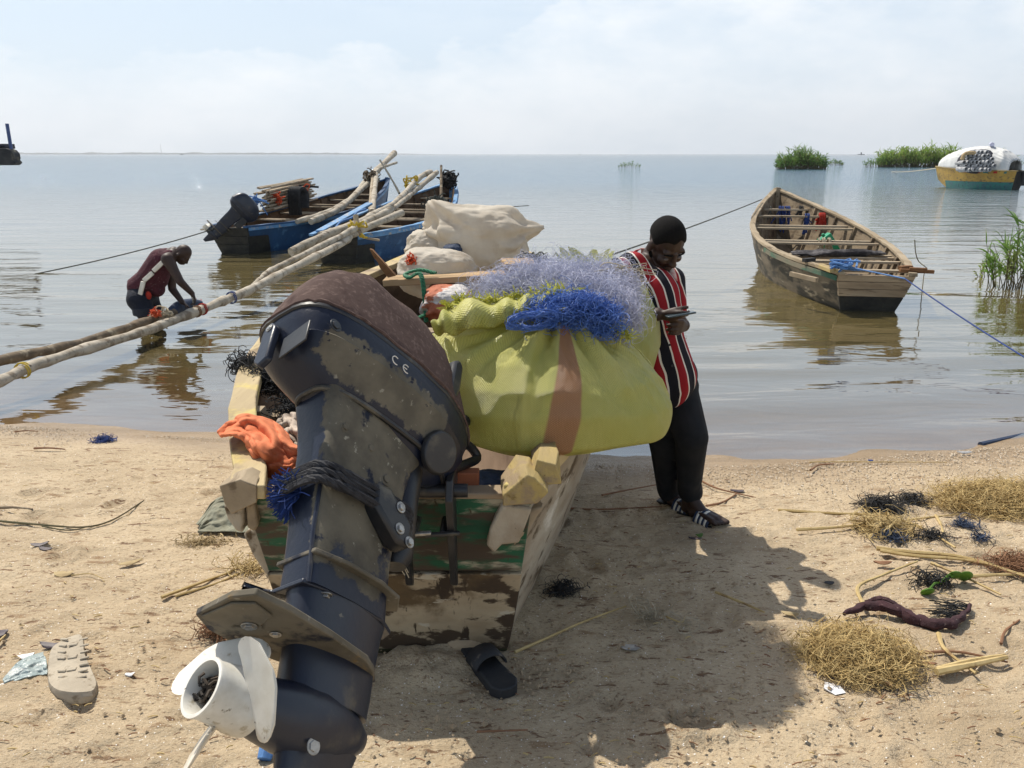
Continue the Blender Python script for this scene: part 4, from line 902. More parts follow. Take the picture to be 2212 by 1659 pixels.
def sack(name, m, c, prof, nu=220, nv=120, neck=(0, 0), folds=(13, .10), seed=1, lobes=(), parent=None, tri=0, flat=None, power=.8):
    """prof: (v, radius x, radius y, z); the top is drawn together towards neck and pleated"""
    c = Vector(c); pv = np.array(prof, float); vs = np.linspace(0, 1, nv); us = np.linspace(0, 1, nu+1)
    V, U = np.meshgrid(vs, us, indexing='ij'); TH = 2*PI*U
    def ip(k):
        y = np.interp(vs, pv[:, 0], pv[:, k])
        for _ in range(3): y[1:-1] = .25*y[:-2]+.5*y[1:-1]+.25*y[2:]
        return y[:, None]
    rx, ry, z = ip(1), ip(2), ip(3)
    e = power
    cx = np.sign(np.cos(TH))*np.abs(np.cos(TH))**e; sy = np.sign(np.sin(TH))*np.abs(np.sin(TH))**e
    amp = folds[1]*np.clip((V-.52)/.4, 0, 1)**1.5*1.25
    ph = fbm(TH*1.0+seed, V*1.5, 2, seed)*3
    pl = np.sin(TH*folds[0]+ph) + .6*np.sin(TH*(folds[0]*1.7)+1.3+2*ph)
    pl = np.where(pl > 0, pl*.55, pl)
    # periodic bulges
    per = np.minimum(U, 1-U)*2*PI
    lump_ = .045*fbm(np.cos(TH)*2+seed, np.sin(TH)*2+V*3, 3, seed+4) + .012*fbm(np.cos(TH)*7+seed, np.sin(TH)*7+V*9, 2, seed+7)
    wr = -np.abs(np.sin(TH*17+4*fbm(TH*1.5, V*3, 2, seed+11)+V*3))**.6*np.clip((V-.45)/.45, 0, 1)*.05
    q1 = fbm(np.cos(TH)*5.5+np.sin(TH)*3+seed, np.sin(TH)*5.5+V*2.6, 3, seed+21); q2 = fbm(np.cos(TH)*11+V*5+seed, np.sin(TH)*11-V*3, 2, seed+25)
    wr = wr + .030*np.clip(1-4*np.abs(q1), 0, 1)**1.5*np.clip((V-.18)*3, 0, 1)*np.clip(.35+2*fbm(TH*1.2+seed, V*3, 2, seed+31), 0, 1) + .010*np.clip(1-4*np.abs(q2), 0, 1)**1.5*np.clip((V-.3)*3, 0, 1)
    k = 1 + wr + amp*pl + lump_*np.clip(V*6, 0, 1)
    nx = neck[0]*np.clip((V-.5)/.45, 0, 1)**1.5; ny = neck[1]*np.clip((V-.5)/.45, 0, 1)**1.5
    X = c.x + rx*cx*k + nx; Y = c.y + ry*sy*k + ny; Z = c.z + z + (lump_*.5+ amp*pl*.12)*np.clip(V*3, 0, 1)
    for (th0, v0, st, sv, dr, dz) in lobes:
        d = np.angle(np.exp(1j*(TH-th0))); g = np.exp(-(d/st)**2-((V-v0)/sv)**2); X = X+g*dr*np.cos(th0); Y = Y+g*dr*np.sin(th0); Z = Z+g*dz
    if flat is not None: Z = np.maximum(Z, flat)
    mb = MB(); mb.loft([[Vector((X[j, i], Y[j, i], Z[j, i])) for i in range(nu+1)] for j in range(nv)], False)
    # weld of the seam is not needed: the two edges coincide
    mb.uv = [(U[j, i], V[j, i]) for j in range(nv) for i in range(nu+1)]
    o = mb.build(name, m, parent, ang=180, loc=c); return o
YG = ((.66, .62, .20), (.54, .53, .14))
MT['weave_front'] = weave('weave_front', YG[0], YG[1], (.733, .770)); MT['weave_back'] = weave('weave_back', (.58, .58, .24), (.48, .50, .17))
BC = PD(1166, 985, 2.88); BC.z = .905
S1 = sack('net_sack', 'weave_front', BC, [(0, .02, .02, .0), (.06, .15, .15, .004), (.14, .27, .26, .03), (.28, .405, .39, .10), (.43, .44, .41, .225), (.56, .415, .385, .315), (.68, .34, .31, .385), (.79, .215, .20, .45), (.88, .135, .13, .49), (.93, .11, .10, .515), (.965, .125, .12, .54), (1, .15, .13, .555)],
          neck=(.05, -.05), folds=(13, .13), seed=3, power=.94, lobes=[(-.35, .33, .6, .2, .10, -.01), (3.3, .66, .5, .14, .10, .06)], flat=.90)
tag(S1, 'bulging yellow green woven sack with a brown stripe resting on the gunwale beside the motor', 'sack')
B2 = PD(1268, 900, 3.5); B2.z = .97
S2 = sack('net_sack', 'weave_back', B2, [(0, .02, .02, .03), (.08, .22, .2, 0), (.2, .29, .28, .06), (.4, .32, .31, .2), (.6, .31, .30, .34), (.75, .27, .25, .45), (.86, .17, .16, .52), (.93, .10, .10, .55), (1, .13, .13, .60)],
          neck=(-.03, 0), folds=(11, .10), seed=9, power=.85)
tag(S2, 'plain yellow green woven sack behind the striped one, beside the man in the striped shirt', 'sack')
# loose mouth of the front sack: a frayed fold of cloth towards the left
mb = MB(); rings = []; NU, NV = 70, 16
top = curve([PD(932, 700, 2.72), PD(958, 672, 2.78), PD(1000, 648, 2.85), PD(1060, 652, 2.86), PD(1125, 640, 2.88), PD(1185, 636, 2.88), PD(1222, 648, 2.86)], NU-1)
low = curve([PD(940, 722, 2.66), PD(985, 722, 2.68), PD(1040, 708, 2.70), PD(1090, 700, 2.72), PD(1140, 690, 2.74), PD(1185, 676, 2.78), PD(1218, 668, 2.80)], NU-1)
for i in range(NU):
    row = []
    for j in range(NV):
        t = j/(NV-1); p = top[i].lerp(low[i], t); k = math.sin(PI*t); row.append(p + Vector((0, -.05, .03))*k + Vector((0, -.02, .012))*math.sin(i*.55+3*t+2*math.sin(i*.13)) + Vector((0, .02, 0))*random.uniform(-.15, .15))
    rings.append(row)
mb.loft(rings, False); mb.uv = [(i/NU*.16, j/NV*.12) for i in range(NU) for j in range(NV)]
mo_ = mb.build('sack_mouth', 'weave_front', S1, ang=180); sol = mo_.modifiers.new('thick', 'SOLIDIFY'); sol.thickness = .003
def fray(name, pts, n, L, m, parent, out=(0, -.3, .6), rad=.0016):
    mb = MB()
    for _ in range(n):
        k = random.uniform(0, len(pts)-1.001); p = lerp(pts[int(k)], pts[int(k)+1], k % 1); d = (Vector(out)+Vector((random.gauss(0, .7), random.gauss(0, .5), random.gauss(0, .5)))).normalized(); q = [p.copy()]
        for _s in range(4): d = (d+Vector((random.gauss(0, .4), random.gauss(0, .3), random.gauss(-.1, .3)))).normalized(); p = p+d*L/4*random.uniform(.6, 1.3); q.append(p.copy())
        mb.tube(q, rad, 3, False)
    return mb.build(name, m, parent)
fray('frayed_hem', top[14:], 420, .045, 'fray_yellow', S1, (0, -.5, .25), .002)
mb = MB(); c = PD(1207, 632, 2.84)
for i in range(40): mb.blade(c+Vector((random.uniform(-.04, .04), random.uniform(-.03, .03), -.02)), (random.gauss(0, .5), random.gauss(-.2, .4), 1), random.uniform(.04, .09), .014, .5)
mb.build('tied_tuft', 'fray_yellow', S1)
fray('frayed_hem', [PD(1325, 705, 2.74), PD(1345, 722, 2.74), PD(1365, 735, 2.74)], 60, .04, 'fray_yellow', S1, (0, -.3, .8), .0022)
mb = MB(); c = PD(1218, 590, 3.4)
for i in range(36): mb.blade(c+Vector((random.uniform(-.03, .03), random.uniform(-.03, .03), -.03)), (random.gauss(.1, .5), random.gauss(0, .4), 1), random.uniform(.04, .09), .012, .7)
mb.build('tied_tuft', 'fray_yellow', S2)
# nets
mb = MB()
for (px, py, y, r, n) in ((1085, 632, 3.2, (.15, .12, .05), 600), (1150, 612, 3.2, (.15, .14, .07), 800), (1215, 622, 3.05, (.12, .12, .065), 600), (1225, 606, 3.25, (.15, .14, .075), 700), (1300, 612, 3.2, (.13, .13, .07), 700), (1285, 650, 2.95, (.10, .10, .07), 600), (1345, 688, 2.86, (.045, .06, .075), 420), (1315, 655, 2.9, (.08, .08, .065), 420), (1345, 628, 3.05, (.06, .08, .06), 300)):
    tangle(mb, PD(px, py, y), r, n, 10, .024, .0007, 3, .15)
tag(mb.build('fishing_net', 'net_lavender', None, loc=PD(1230, 620, 3.15)), 'fluffy lavender fishing net piled on top of the yellow green sacks', 'fishing net')
mb = MB()
for (px, py, y, r, n) in ((1195, 676, 2.74, (.12, .06, .03), 560), (1255, 676, 2.76, (.11, .06, .045), 600), (1305, 694, 2.75, (.055, .05, .05), 320), (1235, 660, 2.78, (.10, .06, .035), 300)):
    tangle(mb, PD(px, py, y), r, n, 9, .018, .0010, 3, .2)
c = PD(1150, 693, 2.66)
for i in range(46):
    a0 = random.uniform(0, 2*PI); rx, rz = random.uniform(.065, .10), random.uniform(.018, .035); R_ = Matrix.Rotation(random.uniform(-.35, .1), 3, 'Y')
    mb.tube([c+Vector((0, random.uniform(-.01, .01), 0))+R_ @ Vector((rx*math.cos(a0+t), random.uniform(-.012, .012), rz*math.sin(a0+t))) for t in np.linspace(0, 5.2, 16)], .0011, 3, False)
tag(mb.build('fishing_net', 'net_blue', None, loc=PD(1230, 675, 2.74)), 'bright blue fishing net spilling over the mouth of the striped sack', 'fishing net')
mb = MB()
for (px, py, y, s_) in ((1345, 590, 3.1, .2), (1370, 600, 3.12, .15)):
    for i in range(9):
        c = PD(px, py, y); pts = [c+Vector((random.uniform(-s_, s_)*.6, random.uniform(-.05, .05), random.uniform(-.08, .05))) for _ in range(4)]; mb.tube(curve(pts, 14), .0022, 4, False)
tag(mb.build('loose_twine', 'rope_pale', None, loc=PD(1350, 595, 3.1)), 'loose pale cord looping over the right end of the lavender net', 'cord')
# pale sacks in the bow
def blob(name, m, pts_c, y, rx, ry, rz, label, cat, seed, warp=.16, tips=(), ex=.74, nu=190, nv=110):
    c = PD(pts_c[0], pts_c[1], y); mb = MB(); rows = []
    for j in range(nv+1):
        ph = PI*j/nv; row = []
        for i in range(nu):
            th = 2*PI*i/nu; f = lambda v, e_: abs(v)**e_*(1 if v > 0 else -1)
            d = Vector((f(math.cos(th), ex)*max(math.sin(ph), 1e-5)**ex, f(math.sin(th), ex)*max(math.sin(ph), 1e-5)**ex, f(math.cos(ph), ex)))
            row.append(d)
        rows.append(row)
    A = np.array([[tuple(d) for d in r] for r in rows])
    N = fbm(A[..., 0]*1.7+seed, A[..., 2]*1.7+A[..., 1]*1.3, 4, seed)*warp
    rid = -np.abs(fbm(A[..., 0]*3.1+A[..., 2]*1.2+seed, A[..., 2]*3.0-A[..., 1]*2, 3, seed+3))*warp*.9
    cr_ = -np.abs(fbm(A[..., 0]*5.5+A[..., 1]*2+seed, A[..., 2]*5.0+A[..., 0]*2.5, 3, seed+9))**.7*warp*.35
    K = 1+N*1.2+rid*.25+cr_*.25+.03
    for fq, am in ((1.7, .05), (3.4, .012)):
        q1 = fbm(A[..., 0]*fq+A[..., 1]*fq*.5+seed*1.7, A[..., 2]*fq*.8+A[..., 0]*fq*.3, 2, seed+21); K = K + am*np.clip(1-4.5*np.abs(q1), 0, 1)**1.6*np.clip(.4+2.2*fbm(A[..., 0]*1.3, A[..., 2]*1.3+seed, 2, seed+30), 0, 1)
    nA = np.linalg.norm(A, axis=-1)
    for (dx, dy, dz, k, wdt) in tips:
        t = Vector((dx, dy, dz)).normalized(); e1 = t.orthogonal().normalized(); e2 = t.cross(e1); dt = (A @ np.array(t))/nA
        an = np.arctan2(A @ np.array(e2), A @ np.array(e1)); K = K + .075*np.sin(an*9+seed+2*np.sin(an*2))*np.exp(-((dt-.80)/.22)**2)
    for (dx, dy, dz, k, wdt) in tips:
        t = Vector((dx, dy, dz)).normalized(); dt = A @ np.array(t); nn = np.linalg.norm(A, axis=-1); K = K + k*np.exp(-((1-dt/nn)/wdt))
    P = A*K[..., None]*np.array((rx, ry, rz))
    mb.loft([[c+Vector(tuple(P[j, i])) for i in range(nu)] for j in range(nv+1)], True, True)
    return tag(mb.build(name, m, None, ang=180, loc=c), label, cat)
blob('pale_sack', 'sack_white', (1035, 520), 7.3, .44, .36, .31, 'large off-white sack with a knotted corner standing in the bow of the near boat', 'sack', 4, .11, [(-.75, -.1, .9, .30, .03), (1, -.1, .3, .42, .02), (-.9, 0, .2, .15, .05)])
blob('pale_sack', 'sack_white', (922, 530), 7.25, .17, .2, .14, 'small pale sack lying left of the large off-white sack', 'sack', 11, .14, [(-1, 0, -.2, .2, .06)])
blob('pale_sack', 'sack_white', (945, 590), 6.45, .30, .26, .21, 'low white sack lying behind the plank beneath the large sack', 'sack', 17, .12, [(.9, -.2, -.5, .25, .08)])
blob('orange_banded_sack', 'sack_orange', (968, 650), 5.95, .19, .22, .125, 'pale and orange sack slumped below the plank in the boat', 'sack', 23, .15, [(-.6, -.1, -.6, .25, .08)])
blob('navy_bag', 'weed_navy', (978, 548), 6.95, .09, .1, .09, 'small navy bag wedged between the white sacks', 'bag', 31, .15)
blob('knotted_bag', 'sack_white', (893, 572), 6.3, .07, .07, .07, 'knotted plastic bag with red ties beside the green rope', 'bag', 37, .25)
bundle('red_tie', 'orange_tie', 'bright red tie knotted on the small plastic bag', 'tie', PD(889, 562, 6.24), (.035, .035, .03), 40, 6, .015, .005)
p0 = PD(905, 592, 5.97); mb = MB()
def laid(mb, pts, r, n=40):
    P = curve(pts, n)
    for s_ in (0, 2.09, 4.19): mb.tube([p+Vector((math.cos(s_+i*.9), math.sin(s_+i*.9), math.sin(s_+i*.9+1)*.4))*r*.5 for i, p in enumerate(P)], r*.62, 6)
laid(mb, [PD(940, 590, 6.0), PD(905, 583, 6.02), PD(876, 592, 6.0), PD(885, 599, 5.95), PD(905, 590, 5.93), PD(913, 608, 5.88), PD(918, 650, 5.85), PD(921, 695, 5.82)], .018, 70)
tag(mb.build('green_rope', 'rope_green', None, loc=p0), 'green laid rope lying on the plank and hanging down inside the boat', 'rope')
mb = MB(); laid(mb, [PD(938, 610, 6.05), PD(936, 650, 6.0), PD(930, 672, 5.9), PD(905, 686, 5.7), PD(890, 692, 5.6)], .018, 50)
tag(mb.build('green_rope', 'rope_green', None, loc=PD(930, 660, 5.9)), 'second dark green rope hanging behind the first under the plank', 'rope')
# orange jacket and beige cloth over the left gunwale
def cloth(name, m, quad, label, cat, seed, amp=.035, n=64, thick=.012, extra=None):
    """a crumpled sheet spanned by rows of places, settled in folds"""
    rows = [curve(r, n-1) for r in quad]; m_ = len(rows); G_ = []
    for i in range(n):
        G_.append(curve([rows[k][i] for k in range(m_)], n-1))
    A = np.array([[tuple(p) for p in r] for r in G_]); I, J = np.meshgrid(np.linspace(0, 1, n), np.linspace(0, 1, n), indexing='ij')
    f1 = fbm(I*5+seed, J*3.0, 3, seed); f2 = -np.abs(fbm(I*4+J*2+seed, J*5-I*2, 3, seed+5))+.15
    A[..., 1] += -(f1+f2)*amp*1.3; A[..., 2] += (f1*.6+f2)*amp; A[..., 0] += f1*amp*.4
    mb = MB(); mb.loft([[Vector(tuple(A[i, j])) for j in range(n)] for i in range(n)], False)
    o = mb.build(name, m, None, ang=180, loc=quad[len(quad)//2][len(quad[0])//2]); s_ = o.modifiers.new('thick', 'SOLIDIFY'); s_.thickness = thick; s_.offset = 0
    sb_ = o.modifiers.new('sub', 'SUBSURF'); sb_.levels = 1; sb_.render_levels = 1
    return tag(o, label, cat)
cloth('orange_jacket', 'jacket_orange', [[PD(468, 932, 2.66), PD(500, 908, 2.74), PD(530, 896, 2.82), PD(575, 905, 2.86), PD(600, 918, 2.86), PD(622, 940, 2.84)],
    [PD(478, 944, 2.62), PD(510, 925, 2.66), PD(545, 915, 2.70), PD(585, 925, 2.70), PD(615, 945, 2.7), PD(640, 968, 2.70)],
    [PD(520, 946, 2.6), PD(535, 945, 2.58), PD(560, 955, 2.55), PD(595, 965, 2.54), PD(635, 975, 2.56), PD(680, 972, 2.6)],
    [PD(540, 975, 2.58), PD(550, 985, 2.54), PD(570, 1000, 2.52), PD(605, 1005, 2.5), PD(645, 1000, 2.52), PD(690, 992, 2.58)],
    [PD(548, 1000, 2.60), PD(556, 1018, 2.58), PD(580, 1028, 2.56), PD(615, 1030, 2.56), PD(655, 1022, 2.58), PD(690, 1010, 2.62)]],
    'orange fleece jacket draped over the left gunwale of the beached boat', 'jacket', 5, .05)
cloth('beige_cloth', 'beige_cloth', [[PD(596, 912, 3.0), PD(615, 896, 3.0), PD(640, 893, 3.0), PD(672, 905, 3.0)], [PD(605, 930, 2.9), PD(625, 920, 2.88), PD(648, 918, 2.88), PD(680, 925, 2.9)], [PD(615, 955, 2.84), PD(632, 952, 2.8), PD(655, 950, 2.8), PD(685, 950, 2.84)], [PD(620, 980, 2.84), PD(640, 982, 2.82), PD(660, 980, 2.82), PD(690, 975, 2.85)]],
    'beige cloth heaped behind the orange jacket inside the boat', 'cloth', 8, .05, 40)
# black net over the left gunwale
for lab, parts in (('black net scrap caught on the left gunwale just behind the brown hood', ((606, 722, 4.4, (.06, .10, .02), 110),)),
                   ('black net bunched over the left gunwale above the crossbeam', ((526, 785, 3.75, (.06, .06, .03), 90), (560, 800, 3.68, (.09, .10, .05), 160), (590, 822, 3.62, (.11, .12, .045), 260))),
                   ('small black net scrap inside the boat by the beige cloth', ((625, 880, 3.2, (.05, .06, .05), 90),))):
    mb = MB()
    for (px, py, y, r, n) in parts: tangle(mb, PD(px, py, y), r, n, 8, .02, .0022, 3, .2)
    tag(mb.build('black_net', 'net_black', None, loc=PD(parts[0][0], parts[0][1], parts[0][2])), lab, 'fishing net')
mb = MB()
tangle(mb, PD(1155, 575, 6.5), (.12, .12, .07), 160, 8, .03, .004, 3, .3)
tag(mb.build('grey_net', 'rope_grey', None, loc=PD(1155, 575, 6.5)), 'grey net scrap on the right gunwale by the square board', 'fishing net')
blob('dark_bundle', 'weed_navy', (1060, 1052), 2.55, .12, .08, .05, 'dark navy bundle lying in the stern under the red timber', 'bundle', 41, .2)

# ------------------------------------------------------------------ people
def body(name, m, parent, caps, ells=(), vox=.008, it=5):
    mb = MB()
    for a, ra, b, rb_ in caps: mb.cap_(a, ra, b, rb_)
    for e in ells: mb.ell(*e)
    return rem(mb.build(name, m, parent), vox, it)
def basis(fwd, up):
    f = Vector(fwd).normalized(); s_ = f.cross(Vector(up)).normalized(); u_ = s_.cross(f); return f, s_, u_     # forward, right-hand side of the person, up
def head_caps(c, f, r, u, k=1.0):
    """skull, jaw, nose, brow, ears as shapes to fuse"""
    R_ = Matrix((r, f, u)).transposed(); q = lambda a, b, d: c + (r*a + f*b + u*d)*k
    e = [(q(0, -.012, .022), (.074*k, .092*k, .092*k), R_), (q(0, .022, -.045), (.060*k, .068*k, .075*k), R_), (q(0, .045, -.088), (.040*k, .038*k, .030*k), R_),
         (q(.076, -.008, -.02), (.010*k, .020*k, .032*k), R_), (q(-.076, -.008, -.02), (.010*k, .020*k, .032*k), R_),
         (q(0, .096, -.040), (.021*k, .020*k, .015*k), R_), (q(.036, .062, -.035), (.026*k, .026*k, .022*k), R_), (q(-.036, .062, -.035), (.026*k, .026*k, .022*k), R_),
         (q(0, .082, -.070), (.027*k, .016*k, .008*k), R_), (q(0, .082, -.082), (.024*k, .016*k, .008*k), R_)]
    cp = [(q(0, .080, .008), .012*k, q(0, .098, -.034), .012*k), (q(-.045, .068, .012), .012*k, q(.045, .068, .012), .012*k)]
    return cp, e
def hand(caps, w, d, side, back, k=1.0, curl=1.2, spread=.10):
    """palm and five bent fingers; d along the hand, side towards the thumb, back out of the back of the hand"""
    d, side, back = Vector(d).normalized(), Vector(side).normalized(), Vector(back).normalized()
    for s_ in (-.026, -.009, .009, .026): caps.append((w, .021*k, w+d*.075*k+side*s_*k, .012*k))
    for s_, L in ((.031, .070), (.0105, .080), (-.0105, .074), (-.031, .058)):
        p = w+d*.082*k+side*s_*k; dd = (d+side*s_*spread*20*.05).normalized()
        for j, (fr, rr) in enumerate(((.45, .0092), (.32, .0085), (.25, .0075))):
            an = curl*(.35+.45*j); v = (dd*math.cos(an) - back*math.sin(an)); q = p+v*L*fr*k; caps.append((p, rr*k, q, rr*.93*k)); p = q
    p = w+d*.025*k+side*.028*k
    for j, (L, rr) in enumerate(((.038, .012), (.030, .0105), (.022, .009))):
        v = (d*(.75+.1*j)+side*(.75-.3*j)-back*(.35+.25*j)*curl).normalized(); q = p+v*L*k; caps.append((p, rr*k, q, rr*.92*k)); p = q
# --- standing man with the phone
MANP = PD(1470, 1105, 3.8); MANP.z = gz(MANP.x, MANP.y)
MAN = thing('person', 'standing man in a striped shirt leaning beside the sacks, looking at his phone', 'person', MANP)
hc = PD(1440, 524, 3.78)
hf, hr, hu = basis((.34, -.66, -.66), (.18, -.55, .82))
cp, el = head_caps(hc, hf, hr, hu, 1.08)
nb_ = PD(1400, 575, 3.84); chest = PD(1405, 640, 3.76); belly = PD(1418, 740, 3.72); pel = PD(1436, 822, 3.74)
rs, ls = PD(1330, 590, 3.66), PD(1450, 606, 3.92)
re, rw = PD(1352, 688, 3.42), PD(1421, 679, 3.36); le, lw = PD(1462, 690, 3.84), PD(1476, 703, 3.46)
rh, lh = PD(1430, 838, 3.76), PD(1462, 836, 3.82)
rk, ra = PD(1436, 960, 3.80), PD(1442, 1066, 3.93); lk, la = PD(1494, 945, 3.62), PD(1488, 1068, 3.78)
cp += [(nb_, .062, hc - hu*.06 - hf*.03, .056), (nb_, .07, chest, .12), (chest, .125, belly, .115), (belly, .12, pel, .13), (nb_, .07, rs, .058), (nb_, .07, ls, .058),
       (rs, .058, re, .045), (re, .044, rw, .031), (ls, .058, le, .045), (le, .044, lw, .031), (rh, .085, rk, .058), (rk, .055, ra, .038), (lh, .085, lk, .058), (lk, .055, la, .038)]
ph = PD(1466, 683, 3.30)      # where the phone is held
hand(cp, rw, (ph-rw)+Vector((0, 0, .0)), (.45, -.35, .45), (-.2, -.9, .1), 1.0, 1.15)
hand(cp, lw+Vector((0, -.01, 0)), Vector((-.35, -.8, .12)), (.2, -.1, .95), (.75, -.55, .1), 1.0, 1.2)
tf = Vector((.62, -.78, 0)).normalized(); tr_ = Vector((.78, .62, 0))
lheel, rheel = la + Vector((0, .01, -.085)), ra + Vector((0, .02, -.085))
lheel.z = max(lheel.z, gz(lheel.x, lheel.y)+.05); rheel.z = gz(rheel.x, rheel.y)+.055
ltoe = lheel + tf*.185; ltoe.z = lheel.z-.0; rtoe = rheel + tf*.185; rtoe.z = rheel.z
for a_, h_, t_ in ((la, lheel, ltoe), (ra, rheel, rtoe)):
    cp += [(a_, .037, h_, .034), (a_, .036, h_+tf*.10, .034), (h_+tf*.05, .03, t_, .022), (h_+tf*.05-tr_*.02, .028, t_-tr_*.03, .018), (h_+tf*.05+tr_*.02, .03, t_+tr_*.025, .02)]
    for s_, L, rr in ((-.038, .025, .010), (-.02, .035, .010), (-.003, .042, .010), (.014, .047, .0105), (.034, .05, .014)): cp.append((t_+tr_*s_, rr, t_+tr_*s_+tf*L-Vector((0, 0, .005)), rr*.95))
body('body', 'skin_dark', MAN, cp, el, .0055, 3)
# hair, short beard, eyes
mb = MB(); R_ = Matrix((hr, hf, hu)).transposed(); q = lambda a, b, d: hc + (hr*a+hf*b+hu*d)*1.08
rings = []
for j in range(15):
    t = j/14*1.72; row = []
    for i in range(36):
        th = 2*PI*i/36; fr = math.cos(th)                     # +1 at the forehead
        tt = t*(1-.40*max(0, fr)**1.3+.06*math.sin(th*6)) if True else t
        n_ = .0025*math.sin(i*5.3+j*7.1) - (0, .02, .07)[max(0, j-12)]
        row.append(q(.0785*math.sin(tt+1e-4)*math.sin(th)*(1+n_), -.012+.0955*math.sin(tt+1e-4)*math.cos(th)*(1+n_), .022+.098*math.cos(tt)))
    rings.append(row)
mb.loft(rings, True, True); mb.build('hair', 'hair_black', MAN)
mb = MB()
for a, b in (((-.066, .0, -.05), (-.052, .045, -.095)), ((-.052, .045, -.095), (0, .075, -.112)), ((0, .075, -.112), (.052, .045, -.095)), ((.052, .045, -.095), (.066, .0, -.05)), ((-.03, .088, -.060), (.03, .088, -.060))): mb.cap_(q(*a), .0095 if a[1] < .08 else .005, q(*b), .0095 if a[1] < .08 else .005)
rem(mb.build('beard', 'hair_black', MAN), .006, 2)
for s_ in (-1, 1):
    mb = MB(); mb.ell(q(s_*.034, .079, -.018), (.013, .007, .0035), R_); mb.build('eye', 'eye_white', MAN)
    mb = MB(); mb.tube(curve([q(s_*.015, .087, .008), q(s_*.034, .087, .014), q(s_*.055, .072, .007)], 8), .0045, 6); mb.build('eyebrow', 'hair_black', MAN)
# striped shirt
def stripe_mat():
    m = bpy.data.materials.new('striped_cotton'); m.use_nodes = True; n, l = m.node_tree.nodes, m.node_tree.links; b = n['Principled BSDF']
    tc = n.new('ShaderNodeTexCoord'); dp = n.new('ShaderNodeVectorMath'); dp.operation = 'DOT_PRODUCT'; l.new(tc.outputs['Object'], dp.inputs[0]); dp.inputs[1].default_value = (.86, .44, .20)
    nz = n.new('ShaderNodeTexNoise'); l.new(tc.outputs['Object'], nz.inputs['Vector']); nz.inputs['Scale'].default_value = 4.5; nz.inputs['Detail'].default_value = 2
    ad = n.new('ShaderNodeMath'); ad.operation = 'MULTIPLY_ADD'; l.new(nz.outputs[0], ad.inputs[0]); ad.inputs[1].default_value = .055; l.new(dp.outputs['Value'], ad.inputs[2])
    mu = n.new('ShaderNodeMath'); mu.operation = 'MULTIPLY'; l.new(ad.outputs[0], mu.inputs[0]); mu.inputs[1].default_value = 9.6
    fr = n.new('ShaderNodeMath'); fr.operation = 'FRACT'; l.new(mu.outputs[0], fr.inputs[0])
    cr = n.new('ShaderNodeValToRGB'); cr.color_ramp.interpolation = 'CONSTANT'; E_ = cr.color_ramp.elements
    E_[0].position = 0; E_[0].color = (.25, .013, .018, 1); E_[1].position = .42; E_[1].color = (.66, .60, .52, 1)
    for p, c in ((.50, (.012, .011, .016, 1)), (.92, (.66, .60, .52, 1))): e = E_.new(p); e.color = c
    l.new(fr.outputs[0], cr.inputs[0]); l.new(cr.outputs[0], b.inputs['Base Color']); b.inputs['Roughness'].default_value = .85; b.inputs['Specular IOR Level'].default_value = .15
    n2 = n.new('ShaderNodeTexNoise'); mp = n.new('ShaderNodeMapping'); mp.inputs['Scale'].default_value = (1, 1, .45); l.new(tc.outputs['Object'], mp.inputs[0]); l.new(mp.outputs[0], n2.inputs['Vector']); n2.inputs['Scale'].default_value = 5; n2.inputs['Detail'].default_value = 2; n2.noise_type = 'RIDGED_MULTIFRACTAL'; n2.normalize = True; n2.inputs['Distortion'].default_value = .5
    bp = n.new('ShaderNodeBump'); bp.inputs['Distance'].default_value = .05; l.new(n2.outputs[0], bp.inputs['Height']); l.new(bp.outputs[0], b.inputs['Normal']); return m
MT['striped_cotton'] = stripe_mat()
hem = PD(1440, 815, 3.70)
caps = [(nb_+Vector((0, 0, -.05)), .088, chest, .142), (chest, .148, belly, .138), (belly, .140, hem, .150), (nb_+Vector((.0, 0, -.045)), .075, rs, .074), (nb_+Vector((0, 0, -.045)), .075, ls, .074),
        (rs, .076, re.lerp(rs, .10), .066), (ls, .072, le.lerp(ls, .25), .060), (nb_.lerp(rs, .5)+Vector((0, 0, .0)), .09, chest, .12), (hem, .14, PD(1462, 812, 3.68), .10), (hem+Vector((-.02, -.01, 0)), .14, PD(1448, 846, 3.66), .085)]
body('shirt', 'striped_cotton', MAN, caps, (), .010, 6)
mb = MB()   # open collar: two falls
ct = nb_ + Vector((0, 0, .03))
cf = Vector((.42, -.9, 0)).normalized(); cs = Vector((.9, .42, 0))
for s_ in (-1, 1):
    mb = MB(); A = [ct-cf*.075+Vector((0, 0, .05)), ct+cs*s_*.086-cf*.01+Vector((0, 0, .04)), ct+cs*s_*.078+cf*.07+Vector((0, 0, -.015)), ct+cs*s_*.03+cf*.135+Vector((0, 0, -.085))]
    B = [a_+Vector((0, 0, -.035))+cs*s_*.020+(cf*.016 if i else -cf*.02) for i, a_ in enumerate(A)]; B[3] = A[3]+cs*s_*.045+cf*.01+Vector((0, 0, -.005))
    a_, b_ = curve(A, 14), curve(B, 14); mb.loft([[p, lerp(p, r_, .5)+Vector((0, 0, .006)), r_] for p, r_ in zip(a_, b_)], False); o = mb.build('collar', mat('collar_red' if s_ < 0 else 'collar_white', ((.38, .03, .03), (.30, .02, .025), 20, I1) if s_ < 0 else ((.6, .54, .47), (.34, .03, .03), 12, I1), rough=.85), MAN, ang=180); sl = o.modifiers.new('thick', 'SOLIDIFY'); sl.thickness = .004
for i, (px, py) in enumerate(((1441, 700), (1446, 745), (1452, 790))):
    mb = MB(); p = PD(px, py, 3.54); mb.tube([p, p+Vector((0, -.004, 0))], .006, 10); mb.build('button', 'rubber_black', MAN)
